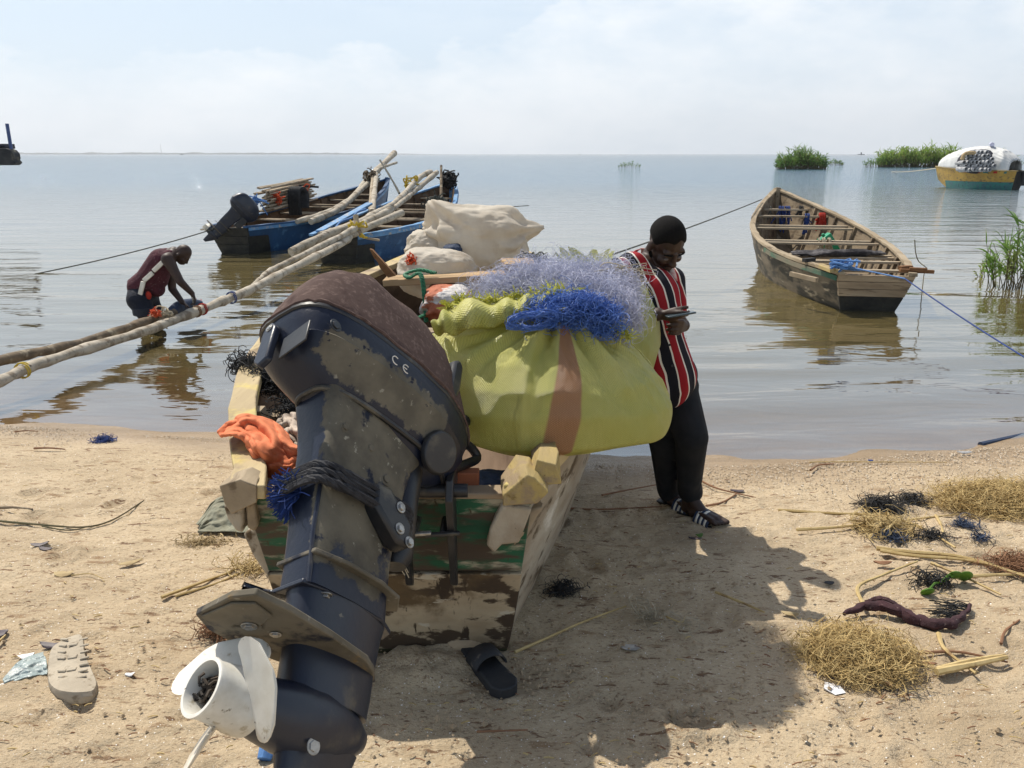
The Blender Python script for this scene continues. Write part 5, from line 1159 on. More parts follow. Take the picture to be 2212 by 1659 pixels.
# trousers
caps = [(pel+Vector((-.03, 0, .02)), .135, pel+Vector((.04, .02, .02)), .13), (rh, .106, rk, .083), (rk, .081, ra+Vector((0, 0, .03)), .062), (lh, .106, lk, .086), (lk, .084, la+Vector((0, 0, .02)), .061), (pel, .13, rh, .115), (pel, .13, lh, .115),
        (ra+Vector((0, 0, .06)), .066, ra+Vector((.01, 0, .015)), .066), (la+Vector((0, 0, .06)), .065, la+Vector((.01, 0, .015)), .065)]
body('trousers', 'trousers_black', MAN, caps, (), .010, 5)
# slides with a banded strap
def slide(h_, t_):
    f = (t_-h_).normalized(); out = []
    sole = [(-.045, -.034), (-.055, 0), (-.045, .034), (.05, .038), (.12, .048), (.20, .048), (.245, .03), (.258, 0), (.245, -.03), (.20, -.046), (.10, -.038)]
    s_ = f.cross(Vector((0, 0, 1))).normalized(); u_ = s_.cross(f); o_ = h_ - u_*.034
    mb = MB(); mb.loft([[o_+f*a+s_*b+u_*(z+.012*max(0, a-.18)*4) for a, b in sole] for z in (-.022, .004)]); sd_ = mb.build('sandal', 'rubber_black', MAN, bevel=.004)
    for i in range(7):
        m = 'white_trim' if i % 2 else 'weed_navy'; a0 = .085+i*.0135; rings = []
        for a in (a0, a0+.0135):
            rings.append([o_+f*a+s_*(math.cos(th)*.058)+u_*(.004+math.sin(th)*(.062-.02*(a-.085)/.09)) for th in np.linspace(-.05, PI+.05, 16)])
        mb = MB(); mb.loft(rings, False); o = mb.build('strap_band', m, sd_, ang=180); sl = o.modifiers.new('thick', 'SOLIDIFY'); sl.thickness = .004
slide(lheel, ltoe); slide(rheel, rtoe)
# phone
mb = MB(); pu = Vector((.25, -.35, .35)).normalized(); R_ = Matrix.Rotation(math.radians(-6), 3, 'X') @ Matrix.Rotation(math.radians(-10), 3, 'Y')
mb.box(ph+Vector((.005, -.01, .010)), (.125, .066, .009), R_); tag(mb.build('phone', 'phone', None, bevel=.004, loc=ph), 'smartphone in a dark teal case held in the standing man\'s hands', 'phone')

# --- man wading by the poles
Y0 = 9.1
WMP = PD(312, 690, Y0); WMP.z = gz(WMP.x, WMP.y)
WM = thing('person', 'wading man in a maroon vest bent over the poles in the shallows', 'person', WMP)
Q = lambda px, py, dy=0: PD(px, py, Y0+dy)
hc = Q(396, 549); hf, hr, hu = basis((.62, -.12, -.75), (.80, .0, .62))
cp, el = head_caps(hc, hf, hr, hu, 1.0)
nk = Q(376, 546); ch = Q(350, 565); bl = Q(322, 607); hp = Q(306, 640)
s1, s2 = Q(362, 560, -.17), Q(366, 556, .17); e1, w1 = Q(389, 608, -.22), Q(415, 634, -.18); e2, w2 = Q(372, 624, .14), Q(394, 653, .05)
h1, h2 = Q(300, 648, -.10), Q(318, 648, .10); k1, k2 = Q(313, 690, -.12), Q(338, 690, .12); a1, a2 = Q(305, 745, -.1), Q(330, 745, .12); a1.z = a2.z = WMP.z+.08
cp += [(nk, .06, hc-hu*.04-hf*.03, .056), (nk, .075, ch, .14), (ch, .14, bl, .135), (bl, .135, hp, .135), (nk, .065, s1, .066), (nk, .065, s2, .066), (s1, .068, e1, .048), (e1, .048, w1, .032), (s2, .068, e2, .048), (e2, .048, w2, .032),
       (h1, .10, k1, .065), (k1, .06, a1, .042), (h2, .10, k2, .065), (k2, .06, a2, .042), (a1, .045, a1+Vector((.18, -.04, -.05)), .03), (a2, .045, a2+Vector((.18, -.04, -.05)), .03), (s1, .075, s1.lerp(e1, .35), .064)]
hand(cp, w1, (.25, -.1, -1), (.75, -.5, .2), (.5, .7, .3), 1.0, 1.5); hand(cp, w2, (.7, -.1, -.55), (.3, -.8, .3), (.4, .3, .9), 1.0, 1.1)
body('body', 'skin_dark', WM, cp, el, .010, 3)
caps = [(nk.lerp(ch, .45)+Vector((-.02, 0, .0)), .105, ch, .152), (ch, .158, bl, .160), (bl, .16, hp+Vector((.0, 0, .11)), .150), (Q(366, 548, -.1), .05, ch, .13), (Q(366, 546, .1), .05, ch, .13), (bl, .14, Q(338, 624), .10), (ch, .13, Q(345, 605), .10), (Q(284, 610), .05, bl, .14)]
body('vest', 'vest_maroon', WM, caps, (), .014, 4)
mb = MB()
for a, b in (((350, 567), (330, 586)), ((328, 590), (309, 607)), ((308, 609), (301, 637))):
    p0, p1 = Q(a[0], a[1], -.20), Q(b[0], b[1], -.20)
    mb = MB(); mb.beam(p0+Vector((0, .02, 0)), p1+Vector((0, .02, 0)), .05, .03, (0, -1, 0)); mb.build('side_stripe', 'white_trim', WM, bevel=.006)
caps = [(hp+Vector((0, 0, .05)), .148, h1, .14), (hp+Vector((0, 0, -.01)), .158, h1, .14), (hp, .155, h2, .14), (h1, .135, Q(312, 672, -.13), .112), (h2, .135, Q(331, 672, .12), .112)]
body('shorts', 'shorts_navy', WM, caps, (), .012, 4)
mb = MB(); mb.tube([Q(310, 664, -.13), Q(312, 680, -.13)], [.128, .124], 20); mb.build('shorts_cuff', 'shorts_grey', WM, bevel=.008)
mb = MB(); mb.ell(Q(321, 638, -.145), (.035, .02, .05)); mb.build('red_patch', 'red_cloth', WM)
mb = MB(); mb.tube([Q(417, 642, -.2), Q(418, 662, -.2)], [.012, .006], 6); tag(mb.build('knife', 'steel', None, loc=Q(418, 650, -.2)), 'small knife held point down by the wading man', 'knife')

# ------------------------------------------------------------------ poles
def pole(pts, r0, r1, m, label, n=40, knots=8, group=None):
    P = curve(pts, n); mb = MB(); rr = []
    for i in range(n+1):
        t = i/n; rr.append((r0*(1-t)+r1*t)*(1+.09*math.sin(i*1.1+r0*900)+random.uniform(-.05, .05)))
    kn = random.sample(range(2, n-1), min(knots, n-4))
    for k in kn: rr[k] *= 1.13
    mb.tube([p+Vector((random.uniform(-.004, .004), 0, random.uniform(-.004, .004))) for p in P], rr, 12, True, .03)
    for k in kn:
        d = Vector((random.uniform(-.5, .5), -1, random.uniform(-.2, .9))).normalized(); mb.ell(P[k]+d*rr[k]*.75, (rr[k]*.42,)*3, None, 6, 4)
    o = tag(mb.build('wooden_pole', m, None, ang=60, loc=P[n//2]), label, 'pole', group); return P
def lash(P, t, r, m, label, turns=2, wid=.014, name='lashing'):
    i = int(t*(len(P)-1)); c = P[i]; d = (P[min(i+1, len(P)-1)]-P[i-1]).normalized(); u_ = d.orthogonal().normalized(); v_ = d.cross(u_); mb = MB()
    pts = [c+d*(k/(16*turns)-.5)*wid*turns*2+(u_*math.cos(2*PI*k/16)+v_*math.sin(2*PI*k/16))*r for k in range(16*turns+1)]
    mb.tube(pts, wid*.45, 6); tag(mb.build(name, m, None, loc=c), label, 'lashing')
PA = pole([PD(-120, 868, 5.6), PD(0, 823, 6.1), PD(100, 780, 6.7), PD(299, 720, 8.0), PD(399, 683, 8.8), PD(482, 650, 9.6), PD(545, 624, 10.2), PD(631, 580, 11.4), PD(735, 527, 13.4), PD(774, 500, 14.2), PD(869, 460, 15.3)], .043, .066, 'grey_log', 'longest pale pole, running from the left edge over the water to the blue boat', 70, 14)
PB = pole([PD(-140, 822, 5.9), PD(0, 779, 6.4), PD(166, 743, 7.3), PD(299, 700, 8.2), PD(349, 683, 8.7), PD(375, 676, 9.0)], .045, .048, 'bark_log', 'dark weathered pole lying behind the longest pale pole at the left edge', 44, 6)
PC = pole([PD(545, 619, 10.25), PD(581, 587, 11.1), PD(631, 562, 11.9), PD(735, 511, 13.5), PD(790, 480, 14.6), PD(840, 455, 15.6)], .028, .07, 'grey_log', 'pale pole tapering into the longest pole where they are bound together', 36, 6)
PDd = pole([PD(628, 544, 13.4), PD(706, 508, 14.2), PD(774, 482, 15.0), PD(845, 444, 16.6)], .082, .07, 'grey_log', 'stout pole with a sawn end jutting over the stern of the loaded blue boat', 24, 5)
PE = pole([PD(690, 506, 14.3), PD(787, 474, 15.5), PD(855, 436, 17.2), PD(906, 384, 19.4), PD(931, 371, 20.3)], .045, .07, 'grey_log', 'left pole of the pair whose tips rest on the loaded blue boat bow', 30, 6)
PF = pole([PD(760, 500, 14.6), PD(841, 456, 16.4), PD(896, 412, 18.6), PD(944, 372, 20.4)], .045, .068, 'grey_log', 'right pole of the pair whose tips rest on the loaded blue boat bow', 30, 6)
pole([PD(634, 556, 13.6), PD(670, 540, 14.0), PD(700, 522, 14.4)], .05, .045, 'grey_log', 'short pole end wrapped with cord beside the blue board', 12, 2)
PG = pole([PD(641, 479, 17.0), PD(706, 459, 17.9), PD(760, 428, 19.4), PD(795, 387, 21.6), PD(852, 331, 25.2)], .055, .085, 'grey_log', 'tall pale pole slanting up above the bow of the farther blue boat', 36, 7)
PH = pole([PD(671, 479, 17.1), PD(733, 451, 18.3), PD(782, 408, 20.4), PD(803, 388, 21.5)], .075, .06, 'grey_log', 'shorter pole beside the tall slanting one on the farther blue boat', 26, 5)
pole([PD(798, 385, 21.6), PD(822, 364, 22.4), PD(857, 351, 23.2)], .06, .03, 'grey_log', 'thin forked branch pole at the bow of the farther blue boat', 16, 3)
pole([PD(804, 458, 17.6), PD(809, 415, 19.5), PD(813, 376, 21.5)], .07, .06, 'grey_log', 'right one of two upright props lashed between the blue boats', 16, 2)
pole([PD(799, 455, 17.7), PD(802, 415, 19.5), PD(805, 382, 21.2)], .04, .04, 'thwart_wood', 'left thin one of two upright props lashed between the blue boats', 14, 1)
pole([PD(863, 418, 20.5), PD(842, 380, 21.5), PD(821, 346, 22.5)], .028, .024, 'rope_grey', 'thin iron rod leaning over the loaded blue boat', 12, 0)
lash(PA, .455, .066, 'red_cloth', 'red cord bound round the longest pole near the wading man'); lash(PA, .43, .064, 'straw_brown', 'brown cord bound round the longest pole beside the red one')
lash(PA, .53, .074, 'rope_navy', 'dark binding where two pale poles join'); lash(PA, .17, .066, 'rope_yellow', 'yellow cord wound round the longest pole near the left edge')
for (px, py, y, lab) in ((775, 497, 14.2, 'yellow rope tied round the poles at the stern of the loaded blue boat'), (888, 395, 19, 'yellow rope tied round the pole tips near the bow of the loaded blue boat')):
    mb = MB(); c = PD(px, py, y)
    for i in range(7): mb.tube(curve([c+Vector((random.uniform(-.18, .18), random.uniform(-.15, .0), random.uniform(-.15, .18))) for _ in range(4)], 14), .018, 5)
    tag(mb.build('yellow_rope', 'rope_yellow', None, loc=c), lab, 'rope')
mb = MB(); mb.tube([PD(776, 505, 14.1), PD(770, 478, 14.3), PD(768, 465, 14.35)], [.05, .045, .05], 8); tag(mb.build('wooden_peg', 'thwart_wood', None, loc=PD(776, 500, 14.1)), 'wooden peg standing by the yellow rope on the loaded blue boat', 'peg')
for (px, py, y, lab, m, r) in ((335, 676, 8.45, 'orange cloth strip tied round the dark pole by the wading man', 'orange_tie', .042), (426, 655, 9.6, 'red and white rag being tied by the wading man at the pole joint', 'red_cloth', .04), (800, 382, 21.2, 'tangle of cord where the tall pole crosses the bow', 'bark_log', .16)):
    mb = MB(); tangle(mb, PD(px, py, y), (r*1.2, r, r*.7), 60, 7, r*.35, r*.09, 4, .2); tag(mb.build('tied_rag', m, None, loc=PD(px, py, y)), lab, 'knot')
mb = MB(); tangle(mb, PD(352, 682, 8.6), (.10, .05, .03), 40, 7, .03, .008, 4, .2); tag(mb.build('tied_rag', 'rope_pale', None, loc=PD(352, 682, 8.6)), 'pale cord tied beside the orange strip on the dark pole', 'knot')
mb = MB(); P = curve([PD(362, 681, 8.9), PD(385, 664, 9.2), PD(410, 657, 9.4), PD(432, 657, 9.6)], 16); mb.tube(P, [.05+.025*math.sin(PI*i/16) for i in range(17)], 10); tag(mb.build('float_bundle', 'weed_navy', None, loc=P[8]), 'dark navy bundle wrapped round the pole under the wading man hands', 'bundle')
# blue board slanting between the boats and the painted rail of the loaded one
mb = MB(); mb.beam(PD(690, 500, 14.9), PD(798, 440, 17.6), .16, .05); tag(mb.build('blue_board', 'paint_blue_light', None, bevel=.01, loc=PD(740, 470, 16)), 'pale blue board lying over the stern of the loaded blue boat', 'board')
mb = MB(); P = curve([PD(722, 497, 14.9), PD(735, 480, 15.5), PD(760, 470, 15.8), PD(772, 458, 16.3), PD(790, 452, 16.6)], 20); mb.tube(P, .022, 6); tag(mb.build('blue_rope', 'rope_blue', None, loc=P[10]), 'blue rope lying along the pale blue board', 'rope')
# crate of sticks, cloth and bars on the farther blue boat
mb = MB(); a, b = PD(585, 452, 17.2), PD(676, 425, 20.6)
for i in range(9):
    for j in range(5):
        o_ = Vector((-.05, -.02, 0))*j+Vector((0, 0, .062*i-.05)); mb.tube([a+o_+Vector((random.uniform(-.15, .1), 0, random.uniform(-.015, .015))), b+o_+Vector((random.uniform(-.1, .15), 0, random.uniform(-.015, .015)))], random.uniform(.018, .028), 5)
tag(mb.build('stick_bundle', 'thwart_wood', None, loc=a.lerp(b, .5)), 'bundle of split sticks tied up on the farther blue boat', 'stick bundle')
mb = MB()
for i in range(6):
    c = PD(636+i*4-8, 430, 18.3); mb.tube(curve([c+Vector((-.02, 0, -.35)), c+Vector((0, -.1, .12)), c+Vector((.06, 0, .24)), c+Vector((.14, .1, .12)), c+Vector((.15, 0, -.2))], 14), .05, 6)
tag(mb.build('black_cloth', 'net_black', None, loc=PD(636, 430, 18.3)), 'black cloth slung over the stick bundle on the farther blue boat', 'cloth')
mb = MB(); mb.beam(PD(640, 401, 19.5), PD(687, 404, 20), .06, .05); tag(mb.build('iron_bar', 'rubber_black', None, loc=PD(660, 402, 19.6)), 'dark bar lying across the top of the stick bundle', 'bar')
for px, py, lab in ((597, 428, 'left orange tie on the stick bundle'), (656, 416, 'right orange tie on the stick bundle')):
    mb = MB(); c = PD(px, py, 17.6 if px < 620 else 19.4); tangle(mb, c, (.06, .05, .18), 20, 7, .05, .016, 4, .2); tag(mb.build('cord_tie', 'orange_tie', None, loc=c), lab, 'tie')
# fittings at the bow of the loaded boat
mb = MB(); mb.tube([PD(953, 470, 18.2), PD(953, 358, 19.8)], [.045, .03], 8); tag(mb.build('iron_post', 'bark_log', None, loc=PD(953, 430, 18.8)), 'upright dark post standing in the loaded blue boat near its bow', 'post')
mb = MB(); c = PD(968, 388, 20.6); tangle(mb, c, (.16, .2, .14), 120, 8, .05, .018, 4, .3); tag(mb.build('black_rope', 'net_black', None, loc=c), 'black rope heaped on the bow of the loaded blue boat', 'rope')
mb = MB(); c = PD(945, 446, 18.4); tangle(mb, c, (.28, .3, .12), 160, 8, .06, .016, 4, .3); tag(mb.build('net_heap', 'rope_grey', None, loc=c), 'grey netting heaped along the right side of the loaded blue boat', 'net')
mb = MB(); c = PD(943, 457, 18.0); tangle(mb, c, (.14, .1, .10), 60, 8, .04, .014, 4, .3); tag(mb.build('green_rope', 'rope_green', None, loc=c), 'green cord hanging by the netting on the loaded blue boat', 'cord')
for (x0, y0, x1, y1, d, lab) in ((928, 439, 978, 440, 18.4, 'short pale oar blade lying across the right gunwale of the loaded blue boat'), (790, 514, 820, 519, 14.3, 'pale wooden scoop resting on the after gunwale of the loaded blue boat')):
    mb = MB(); mb.beam(PD(x0, y0, d), PD(x1, y1, d), .07, .04); tag(mb.build('paddle', 'thwart_wood', None, bevel=.008, loc=PD(x0, y0, d)), lab, 'paddle')
mb = MB(); c = PD(548, 434, 16.4)
for i in range(14): mb.tube(curve([c, c+Vector((random.gauss(0, .10), random.gauss(0, .08), random.gauss(.02, .08))), c+Vector((random.gauss(0, .15), random.gauss(0, .1), random.gauss(-.02, .12)))], 6), .014, 4)
tag(mb.build('blue_tie', 'rope_blue', None, loc=c), 'bright blue tie knotted on the motor of the farther blue boat', 'tie')
# ------------------------------------------------------------------ ropes over the water
def rope(a, b, sag, r, m, label, n=30):
    mb = MB(); mb.tube([a.lerp(b, i/n)-Vector((0, 0, sag*4*(i/n)*(1-i/n))) for i in range(n+1)], r, 6); return tag(mb.build('mooring_rope', m, None, loc=a.lerp(b, .5)), label, 'rope')
rope(PD(467, 493, 15.9), PD(75, 592, 13.4), .05, .011, 'rope_grey', 'mooring line running from the farther blue boat motor down to the left')
rope(PD(1180, 598, 7.6), PD(1645, 431, 16.2), .03, .010, 'rope_grey', 'thin line stretching behind the striped shirt man to the grey boat bow')
rope(PD(975, 440, 19.2), PD(1142, 444, 24), .05, .012, 'rope_grey', 'dark line trailing right from the loaded blue boat')
c0 = rb.P(.0, -.35, .6)
rope(c0, PD(1955, 602, 9.3), .0, .010, 'rope_blue', 'bright blue mooring rope leaving the stern of the grey boat', 10)
rope(PD(1955, 602, 9.3), PD(2260, 800, 6.6), .02, .008, 'rope_navy', 'wet dark mooring rope leading to the beach at the right edge')
mb = MB()
for i in range(12): mb.tube(curve([c0+Vector((random.gauss(-.08, .10), random.gauss(0, .06), random.gauss(.02, .03))) for _ in range(4)], 12), .014, 5)
tag(mb.build('rope_knot', 'rope_blue', None, loc=c0), 'bright blue knot on the after beam of the grey boat', 'knot')
mb = MB(); mb.tube([PD(2118, 961, 5.15)+Vector((0, 0, .0)), PD(2260, 930, 5.55)], .022, 8); tag(mb.build('dark_pole', 'weed_navy', None, loc=PD(2160, 950, 5.3)), 'dark pole lying in the wash at the right edge of the beach', 'pole')
mb = MB(); mb.tube(curve([PD(1976, 518, 10.5), PD(1978, 545, 10.45), PD(1985, 565, 10.4), PD(2003, 581, 10.3), PZ(1996, 592, 0)], 14), .007, 5); tag(mb.build('bare_stalk', 'reed_stem', None, loc=PD(1985, 560, 10.4)), 'single crooked bare stalk standing in the water right of the grey boat', 'stalk')
# ------------------------------------------------------------------ loaded yellow boat
YB, yb = lake_boat('yellow_boat', 'distant yellow and green boat heaped with cargo under a white tarpaulin', (29.5, 46.5), -25, .55, ['hull_yellow', 'dark_inside'], 'chunk_yellow', 'dark_inside', [(1.2, .1)], [1], gout=.03, wid=.95, L=5, sheer=.25)
for z0, z1 in ((-.1, 1.04),): yb.board('transom', -.04, z0, z1, 'tar_black', .06, -.006)
mb = MB()
for sg in (-1, 1):
    mb = MB(); rows_ = []
    for t in np.linspace(.0, 4.2, 26):
        ht_, hb_, zt_, zb_ = [yb.val(t, q) for q in (1, 2, 3, 4)]; km = min(.9, max(.02, (.42-zb_)/(zt_-zb_)))
        rows_.append([yb.P(t, sg*(hb_+(ht_-hb_)*k**.75+.022), zb_+(zt_-zb_)*k, k) for k in np.linspace(0, km, 7)])
    mb.loft(rows_, False); mb.build('boot_top', 'hull_teal', YB)
for i in range(6):
    mb = MB(); t = .4+i*.42; mb.loft([[yb.P(t+d, -(yb.val(t, 1)+.035), yb.val(t, 3)-h, 1) for d, h in ((0, .02), (.28, .02), (.28, .14), (0, .14))], [yb.P(t+d, -(yb.val(t, 1)+.045), yb.val(t, 3)-h, 1) for d, h in ((0, .02), (.28, .02), (.28, .14), (0, .14))]]); mb.build('painted_block', 'red_cloth' if i % 2 else 'hull_teal', YB)
E_ = yb.P(.1, .1, .95)
fw_, u_, sb_ = axes(10, 10, -38)
mb = MB(); mb.beam(E_-yb.f*.35+Vector((0, 0, -.7)), E_-yb.f*.25+Vector((0, 0, .15)), .22, .3); mb.build('motor_leg', 'engine_black', YB, bevel=.03)
mb = MB(); mb.beam(yb.P(.1, 1.0, 1.0), yb.P(-.35, 1.45, 1.55), .13, .1); mb.beam(yb.P(-.02, 1.12, 1.15), yb.P(-.1, 1.2, 1.25), .2, .17); mb.build('stern_stake', 'weed_navy', YB)
rows = []; NT, NW = 60, 48
for i in range(NT):
    t = i/(NT-1); L_ = .35+t*4.4; hw = yb.val(L_, 1)*1.0; zt_ = yb.val(L_, 3); hgt = 1.5*math.sin(PI*min(.985, t*.95+.035))**.42*(1-.25*t); row = []
    for j in range(NW):
        th = PI*j/(NW-1); c_, s_ = math.cos(th), max(math.sin(th), 0)
        p = yb.P(L_-(.0), -hw*(abs(c_)**.7*(1 if c_ > 0 else -1)), zt_+.02+hgt*s_**.8+.05*math.sin(j*1.9+2.2*math.sin(i*.25))*s_)
        row.append(p)
    rows.append(row)
mb = MB(); mb.loft(rows, False); o = mb.build('tarpaulin', 'tarp_white', None, ang=180, loc=yb.P(3, 0, 1)); sl = o.modifiers.new('t', 'SOLIDIFY'); sl.thickness = .02
tag(o, 'white tarpaulin drawn over the cargo of the distant yellow boat', 'tarpaulin')
ring_mb = MB(); nr = 14
ring_mb.loft([[Vector((r*math.cos(2*PI*k/nr), y, r*math.sin(2*PI*k/nr))) for k in range(nr)] for r, y in ((.13, .9), (.13, 0), (.10, -.02), (.085, 0), (.085, .5))], True, False)
ring0 = None; cnt = 0
ex, ez = yb.r, Vector((0, 0, 1))
for row in range(6):
    nn = (7, 8, 8, 7, 6, 4)[row]
    for k in range(nn):
        p = PD(2114+(k-(nn-1)/2)*8.6+(4 if row % 2 else 0)+random.uniform(-1.2, 1.2), 366-row*7.4+random.uniform(-1.2, 1.2), 47.45-(k-(nn-1)/2+3)*.15+row*.07+random.uniform(-.06, .06))
        if ring0 is None:
            ring0 = ring_mb.build('cargo_tube', 'tube_grey', None); r = ring0
        else: r = ring0.copy(); COL.objects.link(r)
        s_ = random.uniform(.75, 1.1); r.location = p; r.rotation_euler = (random.uniform(-.1, .1), 0, random.uniform(-.2, .2)); r.scale = (s_, 1, s_)
        tag(r, 'grey tube end in the stack under the white tarpaulin of the yellow boat', 'tube', 'stacked tubes on the yellow boat'); cnt += 1
mb = MB(); mb.ell(PD(2114, 349, 47.9), (1.15, .5, .72), Matrix.Rotation(-.5, 3, 'Z'), 20, 12); tag(mb.build('cargo_heap', 'tube_dark', None, loc=PD(2114, 349, 48.2)), 'dark cargo heap behind the stacked grey tubes', 'cargo')
mb = MB(); mb.tube(curve([PD(2078, 345, 47.5), PD(2084, 333, 47.55), PD(2100, 330, 47.55), PD(2112, 335, 47.55)], 12), [.11]*13, 10); tag(mb.build('tan_bundle', 'cargo_tan', None, loc=yb.P(.7, -.5, 2.3)), 'tan bundle lying on the stacked tubes of the yellow boat', 'bundle')
mb = MB(); mb.tube(curve([yb.P(1.6, -.35, 2.55), yb.P(1.9, .0, 2.58), yb.P(2.1, .4, 2.52)], 10), .12, 8); tag(mb.build('purple_roll', 'net_lavender', None, loc=yb.P(1.5, 0, 3)), 'purple roll lying on top of the white tarpaulin', 'roll')
rope(yb.P(4.9, 0, 1.15), PZ(2000, 372, .02)+Vector((-3, 2, 0)), .1, .03, 'rope_pale', 'pale anchor line from the yellow boat bow')
# ------------------------------------------------------------------ reeds
def reeds(label, px0, px1, pyb, htop, n, m, dep=.5, prof=None, wid=.05, seed=1, name='reed_clump', lean=.25, stemm=True, Y=None):
    random.seed(seed); a, b = PZ(px0, pyb, 0), PZ(px1, pyb, 0)
    W_ = (b-a).length; mb = MB(); ms = MB(); root = thing(name, label, 'reeds', a.lerp(b, .5))
    for i in range(n):
        t = random.random(); dp = random.uniform(0, dep*W_); k = prof(t) if prof else math.sin(PI*min(max(t, .04), .96))**.5
        p = a.lerp(b, t)+Vector((0, dp, -.05)); H_ = htop*k*random.uniform(.55, 1.05); d = Vector((random.gauss(0, lean)+(t-.5)*.5, random.gauss(0, lean), 1)).normalized()
        pts = [p, p+d*H_*.5, p+d*H_*.92+Vector((random.gauss(0, .03), 0, 0))*H_]
        if stemm: ms.tube(pts, [wid*.22, wid*.18, wid*.1], 4, False)
        for j in range(random.randint(5, 8)):
            s_ = random.uniform(.18, 1)**.8; q = lerp(pts[0], pts[2], s_); dd = (d*1.1+Vector((random.gauss(0, .55), random.gauss(0, .55), .2))).normalized()
            mb.blade(q, dd, H_*random.uniform(.22, .42), wid*random.uniform(.7, 1.3), random.uniform(.5, 1.6), 5)
    mb.build('leaves', m, root, ang=180)
    if stemm: ms.build('stems', 'reed_stem', root)
    return root
reeds('rounded green reed clump left of the two clumps near the horizon', 1688, 1790, 366, 3.35, 420, 'reed_green', .45, lambda t: (math.sin(PI*min(max(t*.93+.05, .02), .98))**.62)*(.86+.2*math.sin(t*17)), .13, 11)
reeds('sparse low reeds just right of the rounded clump', 1788, 1826, 357, 1.25, 60, 'reed_green', .4, None, .10, 12, lean=.15)
reeds('long wide yellow green reed bed behind the yellow boat', 1915, 2075, 361.5, 3.7, 640, 'reed_yellow', .3, lambda t: min(1, t*4+.45)*(.86+.14*math.sin(t*23)), .14, 13)
reeds('right end of the reed bed showing beyond the tarpaulin', 2150, 2208, 361, 3.2, 180, 'reed_green', .4, lambda t: 1-.65*t, .13, 14)
reeds('thin dark reed fringe at the left end of the long reed bed', 1872, 1925, 361.5, 2.3, 80, 'reed_green', .3, lambda t: .5+.5*t, .09, 15, lean=.12)
reeds('tiny far tuft of reeds in open water near the middle', 1335, 1386, 362, 1.1, 40, 'reed_green', .3, None, .07, 16, lean=.2)
reeds('tall leafy reeds growing in the shallows at the right edge', 2150, 2290, 622, 1.5, 80, 'reed_green', .22, lambda t: .5+.62*t, .030, 17, lean=.16)
reeds('bent reed stem with few leaves left of the tall leafy reeds', 2122, 2152, 600, .52, 7, 'reed_yellow', .5, None, .03, 18, lean=.35)
random.seed(99)
# ------------------------------------------------------------------ jetty at the left edge
JT = thing('jetty', 'dark concrete jetty end with rounded corner jutting in at the left edge', 'jetty', PD(-100, 350, 24))
a, b = PD(26, 320, 24), PD(26, 357, 24); h_ = a.z-b.z
mb = MB(); prof = [(-9, 0), (-.20, 0), (-.07, -.06), (0, -.16), (.0, -.30), (-.03, -.34), (.03, -.40), (.02, -h_+.06), (-.06, -h_), (-9, -h_)]
mb.loft([[a+Vector((x, d, z)) for x, z in prof] for d in (0, .35)]); mb.build('deck', 'concrete', JT, bevel=.02)
for i, (dx, dy) in enumerate(((-3.4, .5), (-3.9, .9), (-5.4, .4))):
    mb = MB(); p = a+Vector((dx, dy, -h_)); mb.tube([p, Vector((p.x, p.y, -1.5))], .2, 10); mb.build('pile', 'concrete', JT)
mb = MB(); mb.tube([PD(24, 322, 24.2), PD(15, 267, 24.2)], .05, 8); tag(mb.build('steel_post', 'blue_post', None, loc=PD(24, 322, 24.2)), 'blue steel post leaning on the end of the jetty', 'post')
mb = MB(); mb.box(PD(2, 316, 24.4), (.55, .5, .14)); mb.box(PD(14, 318, 24.3), (.35, .3, .06)); tag(mb.build('stacked_boards', 'tube_dark', None, bevel=.01, loc=PD(0, 318, 24.4)), 'dark boards stacked on the jetty by the blue post', 'boards')
for px, py, w_ in ((393, 339.5, 9), (1252, 336, 6), (1860, 331, 14)):
    c = PD(px, 335.5, 2600); mb = MB(); k = 2600/FP*w_/2
    mb.loft([[c+Vector((x*k, d, z*k)) for x, z in ((-1, .35), (-.7, -.2), (.7, -.2), (1, .35))] for d in (-2, 2)]); mb.box(c+Vector((0, 0, .5*k)), (k*.35, 1, k*.7))
    tag(mb.build('fishing_boat', 'tube_dark', None, loc=c), {393: 'tiny dark boat on the horizon at the left', 1252: 'tiny speck of a boat on the horizon near the middle', 1860: 'tiny low boat on the horizon between the reed clumps'}[px], 'boat')

# ------------------------------------------------------------------ litter on the beach
def stalk(pts, r, m, label, name='straw_stalk', cat='stalk', flat=False, n=14, group=None, dz=None):
    """pts are sight lines met with the sand"""
    P = [G(px, py, (dz or 1.2*r)+.012+(h[0] if h else 0)) for px, py, *h in pts]; P = curve(P, n) if len(P) > 2 else [P[0].lerp(P[1], i/n)+Vector((0, 0, .006*math.sin(PI*i/n))) for i in range(n+1)]
    mb = MB(); mb.tube(P, [r*(1-.45*i/n)*random.uniform(.9, 1.1) for i in range(n+1)], 6)
    return tag(mb.build(name, m, None, loc=P[n//2]), label, cat, group)
S = stalk
S([(0, 1105), (72, 1108)], .008, 'bark_log', 'short dark stick at the left edge of the sand', 'stick', 'stick')
S([(75, 975), (142, 977)], .008, 'straw_brown', 'straight brown stick near the waterline on the left', 'stick', 'stick')
S([(33, 938), (83, 937)], .006, 'straw_brown', 'small brown stick at the very edge of the water on the left', 'stick', 'stick')
S([(0, 1133), (80, 1140), (180, 1146), (245, 1130), (312, 1088)], .006, 'reed_stem', 'long dry curved vine lying on the left sand', 'vine', 'vine', n=26)
S([(92, 1143), (150, 1152), (200, 1142)], .004, 'reed_stem', 'thin side shoot beside the long dry vine', 'vine', 'vine')
S([(350, 1300), (430, 1270), (510, 1240), (575, 1212)], .008, 'straw', 'thick straw stalk leading under the stern on the left')
S([(380, 1296), (470, 1268), (530, 1242), (570, 1232)], .006, 'straw', 'thinner straw stalk beside the thick one near the propeller')
